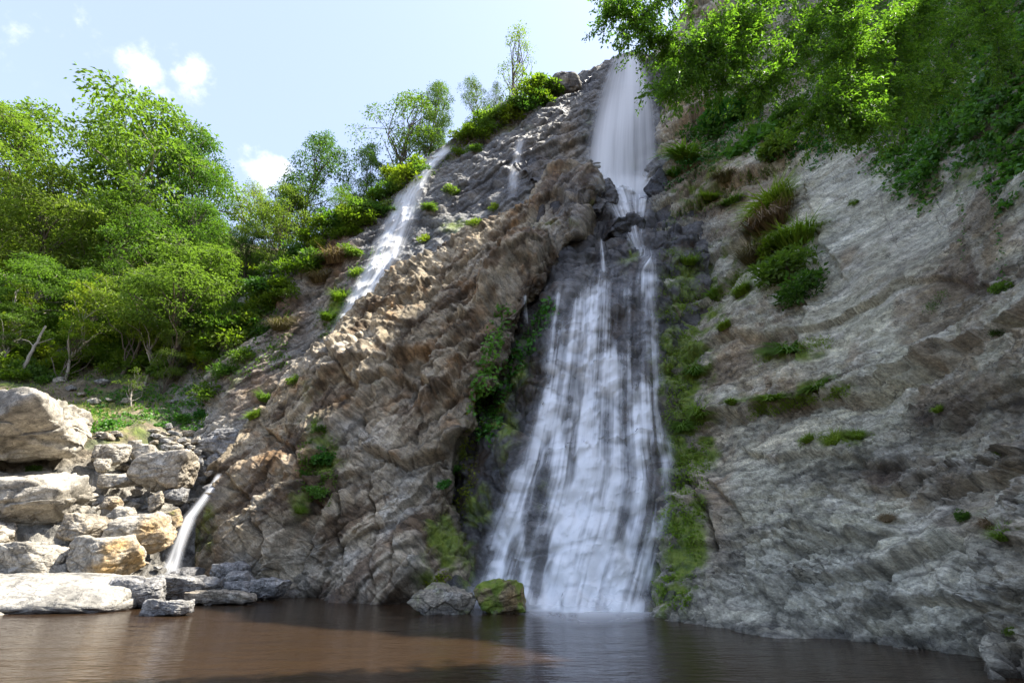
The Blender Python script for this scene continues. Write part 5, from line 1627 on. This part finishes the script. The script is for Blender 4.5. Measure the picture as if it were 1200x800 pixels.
PL = [
    # kind, u, v, radius, label, name, extra
    ('mid', 925, 322, 40, 'leafy bright bush jutting from the right cliff under the hanging dry grass', 'shrub', {}),
    ('mid', 945, 345, 32, 'lower half of leafy growth beneath the bright jutting bush', 'shrub', {}),
    ('yel', 912, 300, 26, 'yellow green bush at the top left of the jutting bush', 'shrub', {}),
    ('dry', 905, 268, 36, 'mat of hanging brown dry grass above the jutting bush', 'grass_tuft', {}),
    ('dry', 885, 305, 26, 'brown dry grass hanging left of the jutting bush', 'grass_tuft', {}),
    ('grass', 912, 250, 36, 'green grass cap on top of the hanging dry grass', 'grass_tuft', {}),
    ('grass', 935, 285, 34, 'green grass draping over the right side of the hanging dry grass', 'grass_tuft', {}),
    ('grass', 870, 345, 16, 'grass tuft on a crack left of the jutting bush', 'grass_tuft', {}),
    ('fern', 925, 412, 22, 'ferny green tuft on the ledge below the jutting bush', 'fern', dict(stretch=(1.4, 1, .6))),
    ('fern', 905, 468, 20, 'ferny green tuft at the left end of the long slanting ledge', 'fern', dict(stretch=(1.4, 1, .5))),
    ('fern', 958, 455, 17, 'ferny green tuft halfway along the long slanting ledge', 'fern', dict(stretch=(1.4, 1, .5))),
    ('grass', 948, 517, 10, 'small grass tuft left in the row of three on the lower right cliff', 'grass_tuft', {}),
    ('grass', 980, 520, 16, 'drooping grass tuft in the middle of the row on the lower right cliff', 'grass_tuft', {}),
    ('grass', 1005, 513, 11, 'small grass tuft right in the row on the lower right cliff', 'grass_tuft', {}),
    ('fern', 822, 490, 16, 'bright fern on the mossy wall right beside the cascade', 'fern', {}),
    ('fern', 815, 440, 14, 'bright fern on the mossy wall above the other fern beside the cascade', 'fern', {}),
    ('fern', 858, 474, 10, 'small fern on the ledge end nearest the cascade', 'fern', {}),
    ('fern', 800, 505, 13, 'green tuft low on the mossy wall beside the cascade', 'fern', {}),
    ('grass', 838, 350, 14, 'grass in a crack of the broken rock right of the cascade head', 'grass_tuft', {}),
    ('grass', 806, 310, 14, 'grass tuft nearest the head of the cascade on its right', 'grass_tuft', {}),
    ('grass', 850, 385, 12, 'grass under an overhang of the broken rock right of the cascade', 'grass_tuft', {}),
    ('grass', 858, 238, 15, 'grass strip on the slanting ledge under the dark bushes', 'grass_tuft', dict(stretch=(1.4, 1, .7))),
    ('grass', 830, 235, 14, 'grass strip at the left end of the slanting ledge', 'grass_tuft', dict(stretch=(1.4, 1, .7))),
    ('fern', 803, 192, 26, 'grassy fern clump overhanging the right edge of the upper fall', 'fern', {}),
    ('fern', 790, 208, 12, 'small green clump below the fern clump at the upper fall', 'fern', {}),
    ('dark', 826, 168, 30, 'dark green bush, lowest left of those under the overhanging tree', 'shrub', {}),
    ('ivy', 850, 152, 34, 'big leaved bush in the left of those under the overhanging tree', 'shrub', {}),
    ('dark', 878, 132, 28, 'dark dense bush right under the overhanging branches', 'shrub', {}),
    ('ivy', 890, 168, 36, 'big leaved bush in the middle of those under the overhanging tree', 'shrub', {}),
    ('mid', 925, 172, 34, 'bright green bush, lowest right of those under the overhanging tree', 'shrub', {}),
    ('mid', 930, 140, 26, 'leafy bush behind the bright one under the overhanging tree', 'shrub', {}),
    ('dark', 790, 108, 20, 'dark bush on the lip right of the upper fall', 'shrub', {}),
    ('mid', 806, 100, 22, 'green bush on the lip beside the dark one right of the upper fall', 'shrub', {}),
    ('dry', 850, 215, 18, 'dry brown roots and grass under the dark bushes', 'grass_tuft', {}),
    ('mid', 1000, 240, 7, 'lone little plant on the smooth face of the right cliff', 'leafy_plant', {}),
    ('pale', 1100, 358, 16, 'pale grey green little bush on the right cliff', 'shrub', {}),
    ('mid', 1176, 340, 14, 'small hanging plant near the right edge of the cliff', 'leafy_plant', {}),
    ('mid', 1172, 392, 9, 'smaller plant below the hanging plant near the right edge', 'leafy_plant', {}),
    ('grass', 1180, 632, 16, 'grass tuft on the low rock at the right edge', 'grass_tuft', {}),
    ('mid', 1128, 606, 10, 'small green plant left of the grass at the right edge', 'leafy_plant', {}),
    ('dry', 1165, 618, 16, 'dry brown grass beside the green grass at the right edge', 'grass_tuft', {}),
    ('dry', 1040, 610, 9, 'dry brown tuft in the middle of the lower right cliff', 'grass_tuft', {}),
    ('mid', 1186, 742, 8, 'little green plant close above the water at the right edge', 'leafy_plant', {}),
    ('grass', 1100, 482, 8, 'tiny tuft on the upper right part of the cliff', 'grass_tuft', {}),
    ('mid', 1175, 532, 8, 'small green plant on a shelf at the right edge', 'leafy_plant', {}),
    # buttress
    ('ivy', 378, 537, 15, 'big leaved plant in the mossy hollow of the buttress', 'leafy_plant', {}),
    ('ivy', 372, 577, 11, 'smaller big leaved plant below the other in the mossy hollow', 'leafy_plant', {}),
    ('ivy', 356, 555, 9, 'little leafy plant left in the mossy hollow of the buttress', 'leafy_plant', {}),
    ('mid', 372, 505, 9, 'small bright plant above the mossy hollow of the buttress', 'leafy_plant', {}),
    ('grass', 350, 600, 9, 'grass tuft at the bottom of the mossy hollow', 'grass_tuft', {}),
    ('ivy', 521, 571, 9, 'bright plant at the right foot of the buttress in the cleft', 'leafy_plant', dict(lift=.3)),
    ('ivy', 536, 552, 9, 'bright plant just above another in the cleft foot', 'leafy_plant', dict(lift=.3)),
    ('yel', 345, 448, 10, 'yellow green little bush on the left ridge of the buttress', 'shrub', {}),
    ('grass', 310, 470, 13, 'grass tuft on the left ridge of the buttress', 'grass_tuft', {}),
    ('grass', 298, 490, 11, 'grass tuft lower on the left ridge of the buttress', 'grass_tuft', {}),
    ('yel', 498, 284, 10, 'bright small bush on the crest of the buttress', 'shrub', {}),
    ('yel', 556, 264, 10, 'yellow green bush on the buttress crest in the middle', 'shrub', {}),
    ('yel', 580, 247, 9, 'yellow green bush on the buttress crest, right of the middle one', 'shrub', {}),
    # upper cliff
    ('mid', 556, 177, 11, 'small bright bush on the upper cliff right of the left fall head', 'shrub', {}),
    ('mid', 530, 228, 11, 'small bright bush in the middle of the grey upper cliff', 'shrub', {}),
    ('yel', 537, 182, 10, 'bush close to the head of the left fall', 'shrub', {}),
    ('mid', 505, 246, 11, 'bush right beside the left fall halfway down', 'shrub', {}),
    ('grass', 462, 250, 9, 'grass tuft left of the left fall', 'grass_tuft', {}),
    ('mid', 420, 325, 15, 'green bush on the grassy strip left of the left fall', 'shrub', {}),
    ('grass', 400, 352, 16, 'grass on the strip left of the left fall', 'grass_tuft', {}),
    ('grass', 385, 375, 14, 'grass lower on the strip left of the left fall', 'grass_tuft', {}),
    ('mid', 410, 300, 16, 'bush with reddish hanging roots above the grassy strip', 'shrub', {}),
    ('dry', 392, 308, 22, 'tangle of reddish hanging roots on the slope left of the left fall', 'grass_tuft', {}),
    ('dry', 375, 330, 18, 'lower tangle of reddish roots on the slope left of the left fall', 'grass_tuft', {}),
    ('dry', 330, 385, 18, 'dry brown grass patch where the wood ends at the cliff', 'grass_tuft', {}),
    ('yel', 320, 345, 18, 'bright bush at the border of wood and grey cliff', 'shrub', {}),
    ('mid', 300, 390, 20, 'low bush on the rocky border right of the wood', 'shrub', {}),
    ('mid', 285, 420, 16, 'low bush below the other on the rocky border right of the wood', 'shrub', {}),
    ('yel', 245, 466, 20, 'yellow green bush on the right end of the terrace', 'shrub', {}),
    ('mid', 262, 440, 18, 'green bush right above the yellow green one at the terrace', 'shrub', {}),
    ('yel', 80, 440, 18, 'yellow green bush on the terrace edge above the huge boulder', 'shrub', {}),
    ('mid', 55, 448, 12, 'low plant on the rim behind the huge boulder', 'leafy_plant', {}),
    ('yel', 18, 446, 18, 'sunlit bush at the left edge behind the huge boulder', 'shrub', {}),
    ('mid', 40, 552, 9, 'little plants in the crack between the two huge boulders', 'leafy_plant', dict(names=None)),
    ('ivy', 215, 493, 12, 'dark leafy plant on the terrace lip above the rubble', 'leafy_plant', {}),
    ('ivy', 190, 500, 10, 'leafy plant left on the terrace lip above the rubble', 'leafy_plant', {}),
    ('ivy', 240, 488, 11, 'leafy plant right on the terrace lip above the rubble', 'leafy_plant', {}),
    ('ivy', 128, 497, 8, 'leafy plant between the huge boulder and the terrace', 'leafy_plant', {}),
]
for (kd, u, v, s, lab, nme, kw) in PL:
    shrub(kd, u, v, s, lab, name=nme, **kw)


# ---- climbing plants: leaves laid over the rock they grow on
def carpet(name, label, cat, n, test, box, leaf, mat, seed, mound=0.3, names=None, wl=.85, group=None, hang=0.4, kind=None, dens_scale=1.2, thr=-.2, stems=0):
    r = np.random.RandomState(seed)
    C, Nn = [], []
    tries = 0
    while len(C) < n and tries < n * 14:
        tries += 1
        u, v = r.uniform(box[0], box[2]), r.uniform(box[1], box[3])
        w = test(u, v)
        if w <= 0 or r.rand() > w:
            continue
        h_ = hit(u, v, names)
        if h_ is None:
            continue
        C.append(h_[0]); Nn.append(h_[1])
    C = np.array(C, f4); Nn = np.array(Nn, f4)
    nz = fbm(C / dens_scale + seed, 3)
    keep = nz > thr + r.uniform(-.15, .15, len(C))
    C, Nn, nz = C[keep], Nn[keep], nz[keep]
    m = len(C)
    out = unit(Nn + np.array((0, 0, .35), f4))
    C = C + out * (mound * np.clip(.35 + 1.2 * fbm(C / (dens_scale * .8) + 7 + seed, 3), 0.03, 2)[:, None] * r.uniform(.35, 1.0, (m, 1)))
    ax = unit(np.array((0, 0, -1.0)) * hang + Nn * .25 + r.normal(0, .5, (m, 3)))
    nr_ = unit(Nn + np.array((0, 0, .8)) + r.normal(0, .4, (m, 3)))
    sz = leaf * r.uniform(.55, 1.3, m)
    V, F, T = leaf_arrays(C, ax, nr_, sz, sz * wl, np.clip(r.uniform(0, .7, m) + .3 * (nz > .15), 0, 1))
    o = mesh_np(name, V, F, mat, False, {'tint': T})
    tag(o, label, cat, group, kind)
    return o


def tri(u, v, a, b, c_):
    pass


def band(pts, wid):
    P_ = np.array(pts, float)
    def t(u, v):
        best = 9e9
        for k in range(len(P_) - 1):
            a, b = P_[k], P_[k + 1]; ab = b - a
            f = min(1, max(0, ((u - a[0]) * ab[0] + (v - a[1]) * ab[1]) / (ab @ ab)))
            q = a + f * ab
            best = min(best, math.hypot(u - q[0], v - q[1]))
        return max(0.0, 1 - (best / wid) ** 2)
    return t


def inpoly(poly):
    def t(u, v):
        c = False; j = len(poly) - 1
        for i in range(len(poly)):
            if (poly[i][1] > v) != (poly[j][1] > v) and u < (poly[j][0] - poly[i][0]) * (v - poly[i][1]) / (poly[j][1] - poly[i][1]) + poly[i][0]:
                c = not c
            j = i
        return 1.0 if c else 0.0
    return t


carpet('ivy', 'band of round leaved ivy on the buttress edge, left of the dark cleft', 'ivy', 520, band([(592, 365), (578, 400), (566, 440), (560, 478)], 13), (545, 355, 610, 495), .30, L_VIVID, 1, .35, ['rock_buttress', 'cascade_rock'], thr=-.6)
carpet('ivy', 'band of round leaved ivy slanting down the cleft wall beside the cascade', 'ivy', 800, band([(642, 362), (622, 395), (600, 430), (582, 465), (570, 510)], 14), (555, 350, 660, 525), .30, L_VIVID, 2, .35, ['cascade_rock', 'rock_buttress'], thr=-.6)
carpet('vine_curtain', 'thick curtain of dark climbing vines hanging on the top right of the cliff', 'vine', 22000,
       inpoly([(930, 60), (1010, -20), (1230, -20), (1230, 175), (1180, 215), (1150, 165), (1110, 175), (1085, 235), (1040, 215), (1025, 150), (990, 175), (960, 130)]), (920, -20, 1230, 240), .27, L_IVY, 3, 1.1, ['right_cliff'], wl=.75, thr=-.75, dens_scale=1.6)
carpet('vine_curtain', 'ragged lower fringe of round leaved vines on the right cliff below the thick curtain', 'vine', 2600,
       band([(1005, 160), (1045, 205), (1080, 228), (1100, 190), (1140, 190), (1180, 225), (1200, 200)], 26), (980, 130, 1215, 265), .22, L_IVY, 4, .4, ['right_cliff'], wl=.85, thr=-.15, dens_scale=.7)
carpet('shrub_bank', 'dense bank of big leaved bushes on the right cliff below the overhanging tree', 'bushes', 5200, band([(788, 208), (822, 172), (862, 146), (905, 160), (948, 168)], 34), (770, 90, 985, 225), .34, L_IVY, 8, 1.5, ['right_cliff'], wl=.55, thr=-.12, dens_scale=2.2)
carpet('vine_curtain', 'bright leafy growth on the cliff top behind the overhanging tree', 'vine', 10000,
       inpoly([(790, 60), (860, 20), (1040, -10), (1040, 150), (985, 165), (950, 150), (900, 100), (840, 110), (800, 125)]), (780, -10, 1045, 170), .26, L_MID, 5, 1.2, ['right_cliff'], wl=.6, thr=-.7, dens_scale=2.0)
for k, (pts, wd, nn_, lab) in enumerate([
    ([(1120, 200), (1128, 250), (1130, 300)], 5, 60, 'thin hanging vine strand below the curtain, left of the two near the right edge'),
    ([(1165, 220), (1172, 280), (1176, 335)], 6, 90, 'thin hanging vine strand below the curtain, nearest the right edge'),
]):
    carpet('hanging_vine', lab, 'vine', nn_, band(pts, wd), (min(p[0] for p in pts) - 8, pts[0][1] - 5, max(p[0] for p in pts) + 8, pts[-1][1] + 5), .13, L_IVY, 20 + k, .15, ['right_cliff'], thr=-9)


# cushions of moss and fine grass along the wet margins and in the cracks
carpet('moss', None, None, 9000, band([(800, 300), (792, 360), (798, 430), (800, 490), (806, 545), (800, 600), (790, 690)], 30), (755, 290, 850, 712), .12, L_MOSS, 41, .14, ['right_cliff', 'cascade_rock'], kind='stuff', thr=-.05, dens_scale=.8, hang=.1)
carpet('moss', None, None, 2600, band([(775, 262), (822, 240), (870, 214), (905, 196)], 12), (765, 185, 915, 275), .20, L_GRASS, 42, .25, ['right_cliff'], wl=.3, kind='stuff', thr=-.25, dens_scale=.8, hang=.5)
carpet('moss', None, None, 3800, lambda u, v: max(0.0, 1 - ((u - 912) / 46) ** 2 - ((v - 292) / 70) ** 2), (860, 215, 965, 370), .20, L_GRASS, 43, .35, ['right_cliff'], wl=.25, kind='stuff', thr=-.15, dens_scale=.9, hang=.7)
carpet('moss', None, None, 1500, band([(880, 482), (920, 474), (960, 460), (990, 458)], 9), (868, 445, 1000, 495), .14, L_GRASS, 44, .16, ['right_cliff'], wl=.35, kind='stuff', thr=-.05, dens_scale=.6, hang=.3)
carpet('moss', None, None, 900, band([(890, 420), (925, 410), (968, 400)], 10), (878, 392, 978, 432), .14, L_GRASS, 45, .16, ['right_cliff'], wl=.35, kind='stuff', thr=-.15, dens_scale=.6, hang=.3)
carpet('moss', None, None, 900, band([(940, 516), (985, 516), (1018, 512)], 8), (932, 505, 1025, 535), .11, L_GRASS, 46, .12, ['right_cliff'], wl=.35, kind='stuff', thr=-.05, dens_scale=.5, hang=.5)
carpet('moss', None, None, 1500, lambda u, v: max(0.0, 1 - ((u - 372) / 26) ** 2 - ((v - 545) / 55) ** 2), (340, 485, 402, 605), .16, L_MID, 47, .15, ['rock_buttress'], kind='stuff', thr=.0, dens_scale=.9, hang=.2)
carpet('moss', None, None, 1800, band([(560, 480), (548, 545), (535, 600), (520, 650), (508, 690)], 16), (490, 470, 580, 705), .14, L_YEL, 48, .10, ['rock_buttress', 'cascade_rock'], kind='stuff', thr=.05, dens_scale=.8, hang=.2)
carpet('moss', None, None, 1600, band([(380, 385), (400, 352), (425, 320), (445, 300)], 13), (365, 285, 460, 400), .30, L_GRASS, 49, .25, ['upper_cliff'], wl=.3, kind='stuff', thr=-.2, dens_scale=1.2, hang=.3)
carpet('moss', None, None, 2200, band([(420, 262), (470, 222), (520, 184), (580, 146), (640, 110)], 12), (400, 90, 655, 285), .34, L_YEL, 50, .4, ['upper_cliff'], wl=.4, kind='stuff', thr=-.2, dens_scale=1.5, hang=-.2)
carpet('moss', None, None, 900, band([(840, 350), (865, 325), (885, 300)], 9), (828, 290, 896, 362), .16, L_GRASS, 51, .15, ['right_cliff'], wl=.35, kind='stuff', thr=-.1, dens_scale=.6, hang=.3)


carpet('ground_cover', None, None, 3800, lambda u, v: 1.0 if (100 < u < 292 and 452 < v < 508) else 0.0, (100, 452, 292, 508), .24, L_IVY, 31, .10, ['hillside'], kind='stuff', thr=-.05, hang=-.2, dens_scale=1.3)
carpet('meadow_grass', None, None, 3000, lambda u, v: 1.0, (-40, 428, 300, 498), .34, L_GRASS, 32, .06, ['hillside'], wl=.2, kind='stuff', thr=0.0, hang=-1.0, dens_scale=1.5)
carpet('leaf_litter', None, None, 2600, lambda u, v: 1.0, (-40, 360, 320, 500), .16, L_DRY, 33, .03, ['hillside'], wl=.6, kind='stuff', thr=-.3, hang=0.0, dens_scale=1.5)
carpet('undergrowth', None, None, 9000, lambda u, v: 1.0, (-60, 270, 340, 445), .30, L_MID, 34, .7, ['hillside', 'upper_cliff'], wl=.55, kind='stuff', thr=-.25, hang=-.1, dens_scale=2.4)


# ---- tree leaning in from above the right cliff
def limb_path(pts, n=5):
    P_ = np.array([px(*p) for p in pts], float)
    t = np.linspace(0, len(P_) - 1, (len(P_) - 1) * n + 1)
    return crom(P_, t, 0)


root_hit = hit(1190, -30, ['right_cliff'])
ro = empty('overhanging_tree', root_hit[0])
tag(ro, 'tree leaning in from the top right with dark boughs and pointed sunlit leaves', 'tree')
LIMBS = [
    ([(1190, -30, float(root_hit[0][1]) + .2), (1150, -70, 17.2), (1115, -55, 15.8), (1085, -5, 14.6), (1070, 14, 14.2), (1040, 42, 13.7), (1005, 72, 13.3), (985, 102, 13.0), (962, 132, 12.9)], .20, .02),
    ([(1115, -55, 15.8), (1030, -75, 14.2), (935, -35, 13.2), (880, 18, 12.7), (845, 46, 12.4), (800, 55, 12.3), (760, 48, 12.2)], .12, .012),
    ([(935, -35, 13.2), (860, -55, 12.6), (785, -10, 12.3), (740, 30, 12.0)], .07, .01),
    ([(1030, -75, 14.2), (985, -20, 13.2), (950, 38, 12.9), (918, 82, 12.7), (890, 108, 12.6)], .07, .01),
    ([(845, 46, 12.4), (815, 78, 12.3), (788, 98, 12.2)], .035, .008),
    ([(1070, 14, 14.2), (1052, 62, 13.7), (1042, 105, 13.4)], .05, .01),
    ([(985, 102, 13.0), (1000, 130, 12.8), (1010, 150, 12.8)], .03, .008),
    ([(880, 18, 12.7), (870, 60, 12.5), (850, 95, 12.4)], .04, .008),
    ([(737, 14, 12.0), (726, 5, 11.9), (718, 8, 11.9)], .012, .006),
    ([(985, -20, 13.2), (1000, 20, 13.0), (990, 60, 12.8)], .04, .008),
    ([(1150, -70, 17.2), (1140, -10, 16.0), (1120, 40, 15.4), (1105, 85, 15.0), (1080, 120, 14.8)], .06, .01),
    ([(1140, -10, 16.0), (1165, 30, 15.6), (1172, 70, 15.3)], .04, .008),
    ([(1085, -5, 14.6), (1078, 45, 14.2), (1065, 90, 14.0), (1040, 130, 13.8)], .04, .008),
]
r = np.random.RandomState(9)
woods, Ls = [], []
base_loc = root_hit[0].astype(float)
for li, (pts, r0, r1) in enumerate(LIMBS):
    p = limb_path(pts)
    p += r.normal(0, .02, p.shape)
    woods.append(tube(p - base_loc, np.linspace(r0, r1, len(p)), 7))
    ntw = int(42 * (len(pts) - (3 if li == 0 else 1)) * (1.0 if li != 8 else .5))
    for k in range(ntw):
        i0 = r.randint(int(len(p) * (.45 if li == 0 else .15)), len(p))
        a = p[i0]
        L_ = r.uniform(.45, 1.35)
        d = unit(np.array((r.normal(-.15, .7), r.normal(0, .6), r.normal(-.25, .5))))
        b = a + d * L_
        tw = bend(a, b, r, .12, 6); tw[:, 2] -= np.linspace(0, 1, 6) ** 2 * .22 * L_
        woods.append(tube(tw - base_loc, np.linspace(.010, .003, 6), 3))
        m = int(58 * L_) + 10
        t = r.uniform(.1, 1.05, m)
        q = np.stack([np.interp(t, np.linspace(0, 1, 6), tw[:, j]) for j in range(3)], -1) + r.normal(0, .07, (m, 3))
        ax = unit(d * .6 + r.normal(0, .6, (m, 3)) + np.array((0, 0, -.45)))
        nr_ = unit(np.array((0, 0, 1.0)) + r.normal(0, .55, (m, 3)))
        sz = r.uniform(.08, .175, m)
        Ls.append(leaf_arrays(q - base_loc, ax, nr_, sz, sz * .42, r.uniform(0, 1, m)))
wv, wf, _ = merge(woods); lv, lf, lt = merge(Ls)
mesh_np('bough', wv, wf, BARK_DARK, True, parent=ro)
mesh_np('foliage', lv, lf, L_OVER, False, {'tint': lt}, parent=ro)


# ---- bare stems
def stem(name, label, cat, pts, r0, r1, mat, twigs=0, seed=1, parent=None):
    r = np.random.RandomState(seed)
    p = limb_path(pts); p += r.normal(0, .02, p.shape)
    parts = [tube(p - p[0], np.linspace(r0, r1, len(p)), 6)]
    for k in range(twigs):
        a = p[r.randint(len(p) // 3, len(p))]
        b = a + np.array((r.normal(0, .8), r.normal(0, .5), r.uniform(.3, 1.2)))
        parts.append(tube(bend(a, b, r, .15, 5) - p[0], np.linspace(r1 * .8, .008, 5), 4))
    V, F, _ = merge(parts)
    o = mesh_np(name, V, F, mat, True)
    o.location = p[0].tolist()
    tag(o, label, cat)
    return o


g0 = hit(22, 442, ['hillside'])[0]
stem('bare_trunk', 'pale bare trunk leaning right above the huge boulders', 'tree trunk', [(22, 444, float(g0[1])), (34, 418, float(g0[1])), (44, 400, float(g0[1]) + .2), (54, 382, float(g0[1]) + .4)], .17, .09, BARK_PALE, 2, 3)
g1 = hit(159, 476, ['hillside'])[0]; y1 = float(g1[1])
top_tree(K_SAP, 166, 424, y1, 'slender forked sapling with a pale stem in the middle of the terrace', 1.1, None, name='sapling')
for k, (pts, lab) in enumerate([
    ([(1030, 228), (1038, 255), (1046, 275), (1052, 290)], 'dry bare root hanging on the smooth cliff left of the other bare roots'),
    ([(1095, 232), (1106, 252), (1112, 268), (1116, 282)], 'dry bare root hanging on the smooth cliff in the middle'),
    ([(1160, 205), (1170, 228), (1182, 246), (1196, 262)], 'dry bare root hanging near the right edge under the vines'),
]):
    pp = []
    for (u, v) in pts:
        h_ = hit(u, v, ['right_cliff'])[0]
        pp.append((u, v, float(h_[1]) - .06))
    stem('hanging_root', lab, 'root', pp, .018, .008, BARK_PALE, 5, 40 + k)
